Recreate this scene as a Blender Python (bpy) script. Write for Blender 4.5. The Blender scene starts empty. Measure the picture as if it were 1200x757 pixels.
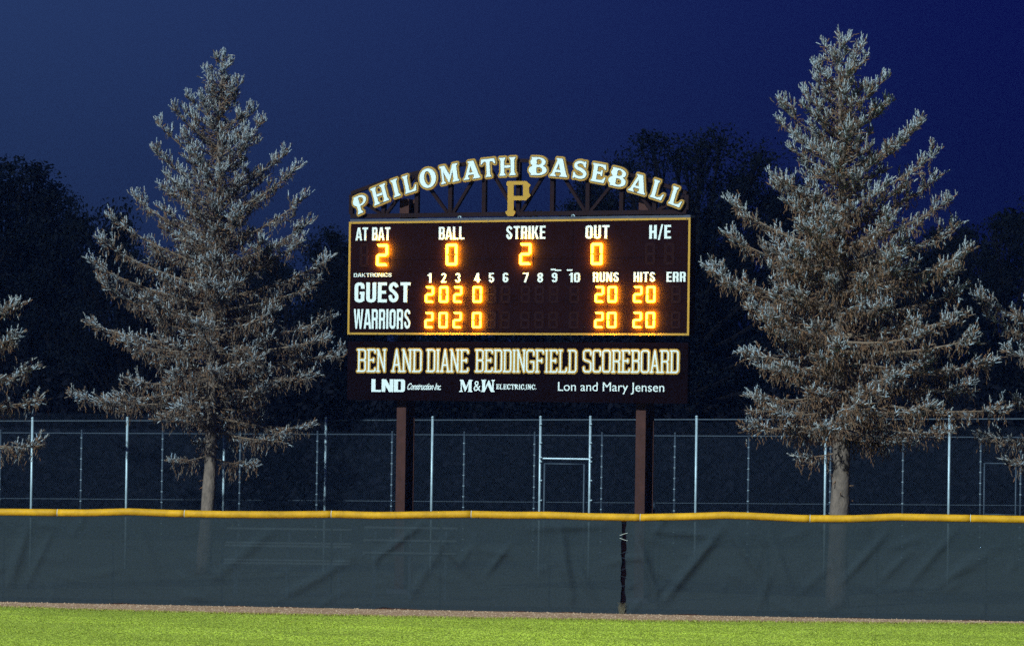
import bpy, math, random
import numpy as np
from mathutils import Vector, Matrix, Euler
from mathutils.geometry import delaunay_2d_cdt
random.seed(7)
rng = np.random.default_rng(7)
R = math.radians
sc = bpy.context.scene

# ------------------------------------------------------------------ camera
FPX, W0, H0 = 5550.0, 1200.0, 757.0
HORIZON, CAM_H, ROLL = 491.0, 4.9, 0.0138
PITCH = math.atan((HORIZON - H0 / 2) / FPX)
camd = bpy.data.cameras.new('camera')
camd.sensor_width = 36.0
camd.lens = FPX / W0 * 36.0
camd.clip_start = 0.5
camd.clip_end = 6000
cam = bpy.data.objects.new('camera', camd)
sc.collection.objects.link(cam)
cam.matrix_world = (Matrix.Translation((0, 0, CAM_H)) @ Matrix.Rotation(R(90) + PITCH, 4, 'X')
                    @ Matrix.Rotation(ROLL, 4, 'Z'))
sc.camera = cam
CM = cam.matrix_world.copy()

def ray(px, py):
    d = CM.to_3x3() @ Vector(((px - W0 / 2) / FPX, -(py - H0 / 2) / FPX, -1.0))
    return CM.translation.copy(), d

def at_y(px, py, Y):
    """where the sight line of a photo pixel meets the vertical plane y = Y"""
    o, d = ray(px, py)
    t = (Y - o.y) / d.y
    return o + d * t

def on_ground(px, py):
    o, d = ray(px, py)
    return o + d * (-o.z / d.z)

# ------------------------------------------------------------------ world: night sky
world = bpy.data.worlds.new('World')
sc.world = world
world.use_nodes = True
nt = world.node_tree
nt.nodes.clear()
wo = nt.nodes.new('ShaderNodeOutputWorld')
bg = nt.nodes.new('ShaderNodeBackground')
tc = nt.nodes.new('ShaderNodeTexCoord')
sep = nt.nodes.new('ShaderNodeSeparateXYZ')
nt.links.new(tc.outputs['Generated'], sep.inputs[0])
# haze lit by floodlights put into the sky colour at left, deep blue at right
mr = nt.nodes.new('ShaderNodeMapRange')
mr.interpolation_type = 'SMOOTHSTEP'
mr.inputs['From Min'].default_value = -0.16
mr.inputs['From Max'].default_value = 0.13
nt.links.new(sep.outputs['X'], mr.inputs['Value'])
mixx = nt.nodes.new('ShaderNodeMix'); mixx.data_type = 'RGBA'
nt.links.new(mr.outputs[0], mixx.inputs['Factor'])
mixx.inputs['A'].default_value = (0.0215, 0.0450, 0.142, 1)
mixx.inputs['B'].default_value = (0.0030, 0.0052, 0.078, 1)
mz = nt.nodes.new('ShaderNodeMapRange')
mz.interpolation_type = 'SMOOTHSTEP'
mz.inputs['From Min'].default_value = 0.0
mz.inputs['From Max'].default_value = 0.10
mz.inputs['To Min'].default_value = 0.36
mz.inputs['To Max'].default_value = 1.0
nt.links.new(sep.outputs['Z'], mz.inputs['Value'])
mulz = nt.nodes.new('ShaderNodeVectorMath'); mulz.operation = 'SCALE'
nt.links.new(mixx.outputs['Result'], mulz.inputs[0])
nt.links.new(mz.outputs[0], mulz.inputs['Scale'])
nt.links.new(mulz.outputs[0], bg.inputs['Color'])
bg.inputs['Strength'].default_value = 0.75
nt.links.new(bg.outputs[0], wo.inputs['Surface'])

# ------------------------------------------------------------------ key light: field floodlighting from behind the camera
SUN_AZ, SUN_EL = R(-30), R(33)        # azimuth from straight behind the camera, negative = camera's left
sd = bpy.data.lights.new('sun', 'SUN')
sd.energy = 4.0
sd.angle = R(1.2)
sd.color = (0.74, 0.97, 1.0)
sun = bpy.data.objects.new('sun', sd)
sc.collection.objects.link(sun)
src = Vector((math.sin(SUN_AZ) * math.cos(SUN_EL), -math.cos(SUN_AZ) * math.cos(SUN_EL), math.sin(SUN_EL)))
sun.rotation_euler = (-src).to_track_quat('-Z', 'Y').to_euler()
sun.location = src * 60

sc.view_settings.view_transform = 'Standard'
sc.view_settings.look = 'None'
sc.view_settings.exposure = 0.25
sc.view_settings.gamma = 1.0
sc.render.engine = 'CYCLES'
sc.cycles.use_denoising = False
sc.cycles.pixel_filter_width = 1.75
sc.cycles.sample_clamp_indirect = 0.8
sc.cycles.sample_clamp_direct = 25.0
sc.cycles.max_bounces = 6
sc.cycles.transparent_max_bounces = 12

# ------------------------------------------------------------------ materials
def mat(name, col, rough=0.7, metal=0.0, noise=0.0, nscale=8.0, bump=0.0, bscale=60.0, stretch=None,
        emit=None, estr=0.0, col2=None, attr=False, spec=None, alpha=None, trans=None):
    m = bpy.data.materials.new(name)
    m.use_nodes = True
    n = m.node_tree.nodes; l = m.node_tree.links
    b = n['Principled BSDF']
    b.inputs['Base Color'].default_value = (*col, 1)
    b.inputs['Roughness'].default_value = rough
    b.inputs['Metallic'].default_value = metal
    if spec is not None:
        b.inputs['Specular IOR Level'].default_value = spec
    t = n.new('ShaderNodeTexCoord')
    vec = t.outputs['Object']
    if stretch:
        mp = n.new('ShaderNodeMapping'); mp.inputs['Scale'].default_value = stretch
        l.new(vec, mp.inputs[0]); vec = mp.outputs[0]
    last = None
    if noise or col2:
        nz = n.new('ShaderNodeTexNoise'); nz.inputs['Scale'].default_value = nscale
        nz.inputs['Detail'].default_value = 6; nz.inputs['Roughness'].default_value = 0.65
        l.new(vec, nz.inputs['Vector'])
        cr = n.new('ShaderNodeMapRange')
        cr.inputs['From Min'].default_value = 0.3; cr.inputs['From Max'].default_value = 0.7
        l.new(nz.outputs['Fac'], cr.inputs['Value'])
        mx = n.new('ShaderNodeMix'); mx.data_type = 'RGBA'
        l.new(cr.outputs[0], mx.inputs['Factor'])
        c2 = col2 if col2 else tuple(c * (1 + noise) for c in col)
        c1 = col if col2 else tuple(c * (1 - noise) for c in col)
        mx.inputs['A'].default_value = (*c1, 1); mx.inputs['B'].default_value = (*c2, 1)
        last = mx.outputs['Result']
    if attr:
        at = n.new('ShaderNodeAttribute'); at.attribute_name = 'tint'
        ml = n.new('ShaderNodeMix'); ml.data_type = 'RGBA'; ml.blend_type = 'MULTIPLY'
        ml.inputs['Factor'].default_value = 1.0
        if last: l.new(last, ml.inputs['A'])
        else: ml.inputs['A'].default_value = (*col, 1)
        l.new(at.outputs['Color'], ml.inputs['B'])
        last = ml.outputs['Result']
    if last: l.new(last, b.inputs['Base Color'])
    if bump:
        nb = n.new('ShaderNodeTexNoise'); nb.inputs['Scale'].default_value = bscale
        nb.inputs['Detail'].default_value = 5
        l.new(vec, nb.inputs['Vector'])
        bp = n.new('ShaderNodeBump'); bp.inputs['Strength'].default_value = 1.0
        bp.inputs['Distance'].default_value = bump
        l.new(nb.outputs['Fac'], bp.inputs['Height']); l.new(bp.outputs[0], b.inputs['Normal'])
    if emit:
        b.inputs['Emission Color'].default_value = (*emit, 1)
        b.inputs['Emission Strength'].default_value = estr
    if alpha is not None:
        b.inputs['Alpha'].default_value = alpha
    return m

M = {}
M['soil'] = mat('soil', (0.035, 0.036, 0.022), 0.95, noise=0.3, nscale=0.8, bump=0.03, bscale=9)
M['dirt'] = mat('warning_track_cinder', (0.42, 0.22, 0.12), 0.95, noise=0.35, nscale=3.0, bump=0.03, bscale=14)
M['pebble'] = mat('cinder_pebbles', (0.55, 0.34, 0.22), 0.9, noise=0.4, nscale=5)
M['turf'] = mat('turf', (0.27, 0.31, 0.020), 0.9, col2=(0.39, 0.44, 0.035), nscale=0.9, bump=0.01, bscale=20, stretch=(1, 0.35, 1))
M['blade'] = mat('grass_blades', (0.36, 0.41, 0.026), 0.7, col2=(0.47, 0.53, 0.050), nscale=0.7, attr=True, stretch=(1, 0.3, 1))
M['navy'] = mat('sheet_paint_maroon', (0.0118, 0.0034, 0.0038), 0.75, noise=0.18, nscale=1.5, bump=0.002, bscale=6, spec=.02)
M['sponsor'] = mat('sponsor_panel_paint', (0.0046, 0.0015, 0.0024), 0.75, noise=0.25, nscale=1.2, bump=0.002, bscale=5, spec=.02)
M['steel'] = mat('brown_painted_steel', (0.055, 0.020, 0.016), 0.65, spec=.2, noise=0.25, nscale=3, bump=0.002, bscale=30)
M['truss'] = mat('truss_paint', (0.014, 0.0045, 0.006), 0.7, spec=.15, noise=0.25, nscale=3)
M['flash'] = mat('grey_flashing', (0.075, 0.075, 0.10), 0.45, metal=0.2, noise=0.3, nscale=2)
M['gold'] = mat('gold_vinyl', (0.46, 0.235, 0.030), 0.5, noise=0.07, nscale=4)
M['goldedge'] = mat('gold_sheet', (0.27, 0.145, 0.045), 0.6, noise=0.15, nscale=7)
M['grey'] = mat('grey_outline', (0.10, 0.085, 0.08), 0.5, noise=0.15, nscale=7)
M['white'] = mat('white_vinyl', (0.72, 0.76, 0.76), 0.45, noise=0.03, nscale=3)
M['lit'] = mat('lit_leds', (0.3, 0.12, 0.0), 0.5, emit=(1.0, 0.42, 0.016), estr=20)
M['halo_glow'] = mat('added_halo_glow', (0.3, 0.12, 0.0), 0.5, emit=(1.0, 0.58, 0.0), estr=380)  # glowing rear faces, added to cast a halo on the panel
M['unlit'] = mat('unlit_leds', (0.0175, 0.0060, 0.0062), 0.7, spec=.03)
M['galv'] = mat('galvanised_steel', (0.36, 0.44, 0.50), 0.5, metal=0.35, noise=0.2, nscale=6)
M['galv2'] = mat('weathered_galvanised', (0.035, 0.050, 0.075), 0.6, metal=0.2, noise=0.35, nscale=14)
M['wire'] = mat('chain_wire', (0.020, 0.031, 0.058), 0.7)
M['alu'] = mat('aluminium_plank', (0.17, 0.19, 0.21), 0.45, metal=0.5, noise=0.15)
M['yellow'] = mat('yellow_plastic_pipe', (0.60, 0.285, 0.006), 0.6, noise=0.28, nscale=2.2, bump=0.012, bscale=14, spec=.25)
M['tie'] = mat('white_tie', (0.75, 0.75, 0.7), 0.6)
M['bark_s'] = mat('spruce_bark', (0.15, 0.105, 0.085), 0.9, noise=0.45, nscale=7, bump=0.03, bscale=14, stretch=(1, 1, 0.5))
M['twig'] = mat('spruce_twig_wood', (0.17, 0.11, 0.075), 0.9, noise=0.3, nscale=5)
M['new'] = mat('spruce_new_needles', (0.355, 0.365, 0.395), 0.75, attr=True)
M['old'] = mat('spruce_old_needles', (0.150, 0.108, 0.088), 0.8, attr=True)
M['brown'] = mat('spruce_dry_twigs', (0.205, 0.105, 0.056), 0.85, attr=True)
M['bark_d'] = mat('woodland_bark', (0.0050, 0.0042, 0.0050), 0.95, noise=0.3, nscale=3, spec=0.0)  # near-black: weak floodlight on the far wood is put into the colour
M['leaf_d'] = mat('woodland_leaves', (0.0036, 0.0042, 0.0058), 0.95, attr=True, spec=0.0)  # darkened far below real foliage to stand in for missing light
M['leaf_e'] = mat('undergrowth_leaves', (0.0036, 0.0038, 0.0062), 0.95, attr=True, spec=0.0)  # same darkening in place of the light that falls short here

# windscreen: woven knit that lets a little through between its threads
def screen_mat():
    m = mat('windscreen_knit', (0.0275, 0.0360, 0.0435), 0.95, noise=0.20, nscale=22.0, bump=0.006, bscale=9, spec=0.1)
    n = m.node_tree.nodes; l = m.node_tree.links
    b = n['Principled BSDF']; out = n['Material Output']
    tr = n.new('ShaderNodeBsdfTransparent'); mx = n.new('ShaderNodeMixShader')
    mx.inputs[0].default_value = 0.87
    l.new(tr.outputs[0], mx.inputs[1]); l.new(b.outputs[0], mx.inputs[2]); l.new(mx.outputs[0], out.inputs['Surface'])
    return m
M['screen'] = screen_mat()

# ------------------------------------------------------------------ mesh helpers
class MB:
    def __init__(s): s.v = []; s.f = []; s.m = []
    def add(s, vs, fs, mi=0):
        o = len(s.v); s.v.extend(vs)
        s.f.extend([tuple(i + o for i in f) for f in fs]); s.m.extend([mi] * len(fs))
    def box(s, a, b, mi=0):
        x0, y0, z0 = a; x1, y1, z1 = b
        s.add([(x0,y0,z0),(x1,y0,z0),(x1,y1,z0),(x0,y1,z0),(x0,y0,z1),(x1,y0,z1),(x1,y1,z1),(x0,y1,z1)],
              [(0,3,2,1),(4,5,6,7),(0,1,5,4),(1,2,6,5),(2,3,7,6),(3,0,4,7)], mi)
    def tube(s, pts, rad, n=8, mi=0, cap=True):
        P = [Vector(p) for p in pts]
        if not hasattr(rad, '__len__'): rad = [rad] * len(P)
        vs = []; fs = []
        up = None
        for i, p in enumerate(P):
            t = (P[min(i+1, len(P)-1)] - P[max(i-1, 0)]).normalized()
            if up is None:
                up = Vector((0,0,1)) if abs(t.z) < 0.9 else Vector((1,0,0))
            a = t.cross(up).normalized(); b = a.cross(t).normalized(); up = b
            for k in range(n):
                an = 2*math.pi*k/n
                vs.append(tuple(p + (a*math.cos(an) + b*math.sin(an)) * rad[i]))
        for i in range(len(P)-1):
            for k in range(n):
                fs.append((i*n+k, i*n+(k+1)%n, (i+1)*n+(k+1)%n, (i+1)*n+k))
        if cap:
            fs.append(tuple(range(n))[::-1]); fs.append(tuple((len(P)-1)*n+k for k in range(n)))
        s.add(vs, fs, mi)
    def bar(s, a, b, w, d, mi=0):
        """square bar between two points in the local xz plane, w in plane, d deep in y"""
        a = Vector(a); b = Vector(b); t = (b-a).normalized(); nrm = Vector((-t.z, 0, t.x)) * (w/2)
        dy = Vector((0, d/2, 0))
        vs = [a-nrm-dy, a+nrm-dy, a+nrm+dy, a-nrm+dy, b-nrm-dy, b+nrm-dy, b+nrm+dy, b-nrm+dy]
        s.add([tuple(v) for v in vs], [(0,1,2,3),(4,7,6,5),(0,4,5,1),(1,5,6,2),(2,6,7,3),(3,7,4,0)], mi)
    def build(s, name, mats, parent=None, smooth=False):
        me = bpy.data.meshes.new(name)
        me.from_pydata(s.v, [], s.f)
        return mkobj(name, me, mats, parent, s.m, smooth)

def mkobj(name, me, mats, parent=None, mi=None, smooth=False):
    if not isinstance(mats, (list, tuple)): mats = [mats]
    for m in mats: me.materials.append(m)
    if mi is not None and len(mats) > 1: me.polygons.foreach_set('material_index', mi)
    if smooth: me.polygons.foreach_set('use_smooth', [True]*len(me.polygons))
    me.update()
    o = bpy.data.objects.new(name, me)
    sc.collection.objects.link(o)
    if parent: o.parent = parent
    return o

def empty(name, loc, rz=0.0):
    o = bpy.data.objects.new(name, None)
    sc.collection.objects.link(o)
    o.location = loc; o.rotation_euler = (0, 0, rz); o.empty_display_size = 0.3
    return o

def tag(o, label=None, cat=None, group=None, kind=None):
    if label: o['label'] = label
    if cat: o['category'] = cat
    if group: o['group'] = group
    if kind: o['kind'] = kind
    return o

def np_mesh(name, V, F, mats, mi=None, parent=None, tint=None, smooth=False):
    """V (n,3) floats, F (m,k) ints of one polygon size"""
    me = bpy.data.meshes.new(name)
    V = np.ascontiguousarray(V, dtype=np.float32); F = np.ascontiguousarray(F, dtype=np.int32)
    m, k = F.shape
    me.vertices.add(len(V)); me.vertices.foreach_set('co', V.ravel())
    me.loops.add(m*k); me.loops.foreach_set('vertex_index', F.ravel())
    me.polygons.add(m)
    me.polygons.foreach_set('loop_start', np.arange(0, m*k, k, dtype=np.int32))
    if tint is not None:
        a = me.attributes.new('tint', 'FLOAT_COLOR', 'POINT')
        a.data.foreach_set('color', np.ascontiguousarray(tint, dtype=np.float32).ravel())
    if not isinstance(mats, (list, tuple)): mats = [mats]
    for x in mats: me.materials.append(x)
    if mi is not None: me.polygons.foreach_set('material_index', np.asarray(mi, dtype=np.int32))
    if smooth: me.polygons.foreach_set('use_smooth', np.ones(m, dtype=bool))
    me.update(calc_edges=True)
    me.validate()
    o = bpy.data.objects.new(name, me)
    sc.collection.objects.link(o)
    if parent: o.parent = parent
    return o

# ------------------------------------------------------------------ 2-D regions for lettering
def pip(x, y, poly):
    c = False; n = len(poly); j = n-1
    for i in range(n):
        xi, yi = poly[i]; xj, yj = poly[j]
        if (yi > y) != (yj > y) and x < (xj-xi)*(y-yi)/(yj-yi)+xi: c = not c
        j = i
    return c

def region(ops):
    """ops: list of (add?, polygon); later ones win. returns verts, tris"""
    vs = []; es = []; box = []
    for s, p in ops:
        o = len(vs); vs += [Vector(q) for q in p]
        es += [(o+i, o+(i+1) % len(p)) for i in range(len(p))]
        xs = [q[0] for q in p]; ys = [q[1] for q in p]
        box.append((min(xs), max(xs), min(ys), max(ys)))
    r = delaunay_2d_cdt(vs, es, [], 0, 1e-5)
    V = [(v.x, v.y) for v in r[0]]; T = []
    for f in r[2]:
        cx = sum(V[i][0] for i in f)/len(f); cy = sum(V[i][1] for i in f)/len(f)
        ins = False
        for (s, p), b in zip(reversed(ops), reversed(box)):
            if b[0] <= cx <= b[1] and b[2] <= cy <= b[3] and pip(cx, cy, p): ins = s; break
        if ins: T.append(tuple(f))
    return V, T

def outline(V, T):
    cnt = {}
    for f in T:
        for i in range(len(f)):
            e = (f[i], f[(i+1) % len(f)])
            if (e[1], e[0]) in cnt: del cnt[(e[1], e[0])]
            else: cnt[e] = 1
    return list(cnt)

def plate(V, T, y0, y1):
    """extrude a 2-D region in the local xz plane; y0 front (towards the viewer), y1 back"""
    mb = MB(); n = len(V)
    vs = [(x, y0, z) for x, z in V] + [(x, y1, z) for x, z in V]
    fs = []
    for f in T: fs.append(tuple(f)); fs.append(tuple(i+n for i in reversed(f)))
    for a, b in outline(V, T): fs.append((b, a, a+n, b+n))
    mb.add(vs, fs)
    return mb

def capsule(a, b, d, n=5):
    ax, ay = a; bx, by = b; an = math.atan2(by-ay, bx-ax); p = []
    for k in range(n+1):
        t = an - math.pi/2 + math.pi*k/n; p.append((bx+d*math.cos(t), by+d*math.sin(t)))
    for k in range(n+1):
        t = an + math.pi/2 + math.pi*k/n; p.append((ax+d*math.cos(t), ay+d*math.sin(t)))
    return p

def grow(V, T, d, n=5):
    ops = [(True, [V[i] for i in f]) for f in T]
    for a, b in outline(V, T):
        if math.hypot(V[a][0]-V[b][0], V[a][1]-V[b][1]) > 1e-6: ops.append((True, capsule(V[a], V[b], d, n)))
    return ops

def ell(cx, cy, rx, ry, a0=0, a1=360, n=22):
    full = abs(a1-a0) >= 360
    k = n if full else n+1
    return [(cx+rx*math.cos(R(a0+(a1-a0)*i/n)), cy+ry*math.sin(R(a0+(a1-a0)*i/n))) for i in range(k)]

def stem(x0, x1, y0=0, y1=1, s=.07):
    return [(x0-s,y0),(x1+s,y0),(x1+s,y0+.05),(x1,y0+.15),(x1,y1-.15),(x1+s,y1-.05),(x1+s,y1),(x0-s,y1),
            (x0-s,y1-.05),(x0,y1-.15),(x0,y0+.15),(x0-s,y0+.05)]

def stroke(pts, ws):
    ops = []
    for i in range(len(pts)-1):
        a, b = pts[i], pts[i+1]; an = math.atan2(b[1]-a[1], b[0]-a[0]) + math.pi/2
        c, s = math.cos(an), math.sin(an); wa, wb = ws[i]/2, ws[i+1]/2
        ops.append((True, [(a[0]+c*wa,a[1]+s*wa),(a[0]-c*wa,a[1]-s*wa),(b[0]-c*wb,b[1]-s*wb),(b[0]+c*wb,b[1]+s*wb)]))
        ops.append((True, ell(b[0], b[1], wb*.99, wb*.99, n=10)))
    return ops

def glyph(ch):
    """bold flared serif capitals, height 1. returns ops, width"""
    A = lambda p: (True, p); S = lambda p: (False, p)
    if ch == 'I': return [A(stem(.10,.30))], .42
    if ch == 'H': return [A(stem(.08,.28)), A(stem(.65,.85)), A([(.3,.43),(.63,.43),(.63,.56),(.3,.56)])], .93
    if ch == 'P': return [A(ell(.34,.70,.45,.30)), A(stem(.08,.29)), S(ell(.37,.70,.23,.20)), A(stem(.08,.29)), S([(.345,.30),(.42,.30),(.42,.38),(.345,.38)])], .80
    if ch == 'R': return [A(ell(.34,.72,.43,.28)), A(stem(.08,.34)), S(ell(.38,.71,.15,.14)), A([(.30,.50),(.52,.50),(.80,.10),(.92,.06),(.92,0),(.62,0)]), A(stem(.08,.34))], .92
    if ch == 'B': return [A(ell(.36,.735,.40,.265)), A(ell(.36,.29,.47,.29)), A(stem(.08,.29)), S(ell(.37,.745,.19,.165)), S(ell(.39,.28,.21,.18)), A(stem(.08,.29))], .84
    if ch == 'L': return [A(stem(.08,.32)), A([(.30,0),(.78,0),(.86,.34),(.79,.34),(.68,.17),(.50,.10),(.30,.10)])], .86
    if ch == 'O': return [A(ell(.5,.5,.5,.52)), S(ell(.5,.5,.215,.385))], 1.0
    if ch == 'T': return [A(stem(.38,.60,0,.95)), A([(0,.72),(.05,1.0),(.93,1.0),(.98,.72),(.91,.72),(.82,.84),(.62,.885),(.36,.885),(.16,.84),(.07,.72)])], .98
    if ch == 'E': return [A(stem(.08,.31)), A([(.3,0),(.76,0),(.83,.30),(.76,.30),(.64,.15),(.3,.12)]), A([(.3,1),(.74,1),(.79,.73),(.72,.73),(.60,.86),(.3,.89)]),
                          A([(.3,.45),(.50,.45),(.55,.36),(.61,.36),(.61,.68),(.55,.68),(.50,.57),(.3,.57)])], .83
    if ch == 'M': return [A([(.04,1),(.34,1),(.60,.42),(.84,1),(1.14,1),(1.14,.95),(1.06,.86),(1.06,.14),(1.14,.05),(1.14,0),(.74,0),(.74,.05),(.81,.14),(.81,.66),(.55,.04),(.49,.04),(.23,.68),(.23,.14),(.31,.05),(.31,0),(.02,0),(.02,.05),(.12,.14),(.12,.86),(.04,.95)])], 1.16
    if ch == 'W': return [A([(1.16-x, 1-y) for x, y in glyph('M')[0][0][1]])], 1.16
    if ch == 'A': return [A([(.30,1),(.66,1),(.93,.13),(1.0,.05),(1.0,0),(.55,0),(.55,.05),(.63,.13),(.60,.24),(.29,.24),(.25,.13),(.33,.05),(.33,0),(-.02,0),(-.02,.05),(.08,.13),(.37,.90),(.30,.95)]), S([(.335,.36),(.56,.36),(.455,.72)])], .98
    if ch == 'N': return [A([(.02,1),(.34,1),(.70,.42),(.70,.86),(.62,.95),(.62,1),(.92,1),(.92,.95),(.83,.86),(.83,0),(.62,0),(.22,.64),(.22,.14),(.30,.05),(.30,0),(.02,0),(.02,.05),(.1,.14),(.1,.86),(.02,.95)])], .93
    if ch == 'C': return [A(ell(.48,.5,.48,.52)), S(ell(.52,.5,.22,.38)), S([(.55,.36),(1.1,.30),(1.1,.70),(.55,.64)]), A([(.82,.64),(.88,.64),(.88,.98),(.82,.98),(.76,.8)])], .90
    if ch == 'S':
        p = []; w = []
        for i in range(9): t = R(25+ (270-25)*i/8); p.append((.40+.26*math.cos(t), .735+.195*math.sin(t))); w.append(.11+.08*(i/8)**1)
        for i in range(1, 10): t = R(90 - 245*i/9); p.append((.40+.29*math.cos(t), .28+.215*math.sin(t) if t>0 else .28+.205*math.sin(t))); w.append(.20-.08*(i/9))
        ops = stroke(p, w)
        ops += [A([(.62,.98),(.69,.98),(.69,.66),(.62,.66),(.55,.80)]), A([(.06,.02),(.13,.02),(.22,.18),(.13,.34),(.06,.34)])]
        return ops, .76
    if ch == ',': return [A([(.05,.16),(.22,.16),(.2,-.02),(.08,-.2),(.04,-.2),(.1,0),(.05,0)])], .28
    if ch == '.': return [A([(.05,0),(.21,0),(.21,.18),(.05,.18)])], .28

def rr(x0, y0, x1, y1, r, n=4):
    p = []
    for cx, cy, a in ((x1-r, y1-r, 0), (x0+r, y1-r, 90), (x0+r, y0+r, 180), (x1-r, y0+r, 270)):
        p += [(cx+r*math.cos(R(a+90*i/n)), cy+r*math.sin(R(a+90*i/n))) for i in range(n+1)]
    return p

def gothic(ch, w=.50, t=.185, h=.155):
    """bold condensed grotesque capitals and figures, height 1"""
    A = lambda p: (True, p); S = lambda p: (False, p)
    q = lambda x0, y0, x1, y1: [(x0,y0),(x1,y0),(x1,y1),(x0,y1)]
    ring = [A(rr(0,0,w,1,.20)), S(rr(t,h,w-t,1-h,.06))]
    rx = w/2-t/2
    def arc(cy, ry, a0, a1, n=10): return [(w/2+rx*math.cos(R(a0+(a1-a0)*i/n)), cy+ry*math.sin(R(a0+(a1-a0)*i/n))) for i in range(n+1)]
    def path(p): return stroke(p, [t*.93]*len(p))
    if ch in 'O0': return ring, w
    if ch == 'D': return [A(q(0,0,w*.6,1)), A(rr(0,0,w,1,.20)), S(rr(t,h,w-t,1-h,.06)), A(q(0,0,t,1)), A(q(0,0,.2,h)), A(q(0,1-h,.2,1))], w
    if ch == 'I': return [A(q(0,0,t,1))], t
    if ch == '1': return [A(q(.13,0,.13+t,1)), A([(0,.72),(.15,.72),(.15,.85),(.15,1),(.10,.86),(0,.82)])], .13+t
    if ch == 'H': return [A(q(0,0,t,1)), A(q(w-t,0,w,1)), A(q(t,.43,w-t,.43+h))], w
    if ch == 'T': return [A(q(w/2-t/2,0,w/2+t/2,1)), A(q(0,1-h,w,1))], w
    if ch == 'L': return [A(q(0,0,t,1)), A(q(0,0,w*.88,h))], w*.88
    if ch == 'E': return [A(q(0,0,t,1)), A(q(0,0,w*.9,h)), A(q(0,1-h,w*.9,1)), A(q(0,.43,w*.82,.43+h))], w*.9
    if ch == 'U': return [A(rr(0,0,w,1,.20)), A(q(0,.5,t,1)), A(q(w-t,.5,w,1)), S(rr(t,h,w-t,1.2,.06)), S(q(t,.5,w-t,1.05))], w
    if ch == 'N': return [A(q(0,0,t*.9,1)), A(q(w+.04-t*.9,0,w+.04,1)), A([(0,1),(t*1.05,1),(w+.04,0),(w+.04-t*1.05,0)])], w+.04
    if ch == 'A': return [A([(w/2-.11,1),(w/2+.11,1),(w+.05,0),(w+.05-t,0),(w/2,.80),(t-.05,0),(-.05,0)]), A(q(.12,.20,w-.12,.20+h*.85))], w
    if ch == 'W': 
        W = w*1.55; return [A([(0,1),(t*.95,1),(W*.28,.30),(W*.40,1),(W*.60,1),(W*.72,.30),(W-t*.95,1),(W,1),(W*.80,0),(W*.64,0),(W*.5,.66),(W*.36,0),(W*.20,0)])], W
    if ch == 'B': return [A(rr(0,.46,w*.97,1,.17)), A(rr(0,0,w,.56,.19)), A(q(0,0,t,1)), S(rr(t,h*.9,w-t,.44,.05)), S(rr(t,.58,w-t,1-h*.9,.05)), A(q(0,0,t,.2)), A(q(0,.8,t,1))], w
    if ch == 'R': return [A(rr(0,.42,w,1,.18)), S(rr(t,.42+h*.9,w-t,1-h*.9,.05)), A(q(w-t-.01,0,w-.01,.30)), A([(w*.5,.44),(w-.04,.52),(w-.01,.30),(w-t-.01,.30),(w-t-.03,.44)]), A(q(0,0,t,1))], w
    if ch == 'K': return [A([(t,.38),(w-t*.95,1),(w+.03,1),(t+.12,.42)]), A([(t+.01,.58),(w+.06-t*1.05,0),(w+.06,0),(t+.16,.60)]), A(q(0,0,t,1))], w+.05
    if ch == 'C': return ring + [S(q(w-t-.02,.36,w+.1,.66))], w
    if ch == 'G': return ring + [S(q(w-t-.02,.40,w+.1,.68)), A(q(w*.52,.40,w,.40+h*.9)), A(q(w-t,.08,w,.5))], w
    if ch == 'S': return path(arc(.725, .195, 8, 205) + [(w/2+.03,.50)] + arc(.275, .195, 25, -188)), w
    if ch == '3': return path(arc(.735, .185, 165, -75) ) + path(arc(.285, .205, 75, -165)), w
    if ch == '2': return path(arc(.715, .205, 172, -25) + [(.10,.09)]) + [A(q(0,0,w,h))], w
    if ch == '5': return [A(q(.02,1-h,w*.94,1)), A([(.03,1),(.03+t*.9,1),(.02+t*.9,.48),(0.0,.46)])] + path(arc(.31, .235, 135, -165)), w
    if ch == '6': return path(arc(.29, .205, 0, 360, 16)) + path(arc(.73, .19, 10, 180) + [(t/2,.3)]), w
    if ch == '9': return [(a, [(w-x, 1-y) for x, y in p]) for a, p in gothic('6')[0]], w
    if ch == '8': return path(arc(.735, .185, 0, 360, 16)) + path(arc(.275, .20, 0, 360, 16)), w
    if ch == '7': return [A(q(0,1-h,w,1)), A([(w-t,1-h),(w,1-h),(w,.82),(t+.10,0),(.08,0),(w-t,.80)])], w
    if ch == '4': return [A(q(w-t*1.5,0,w-t*.5,1)), A(q(-.02,.20,w+.03,.20+h*.9)), A([(w-t*1.5,1),(w-t*1.5,.72),(.16,.30),(-.02,.30)])], w
    if ch == '/': return [A([(0,-.08),(.12,-.08),(.34,1.04),(.22,1.04)])], .34

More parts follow.
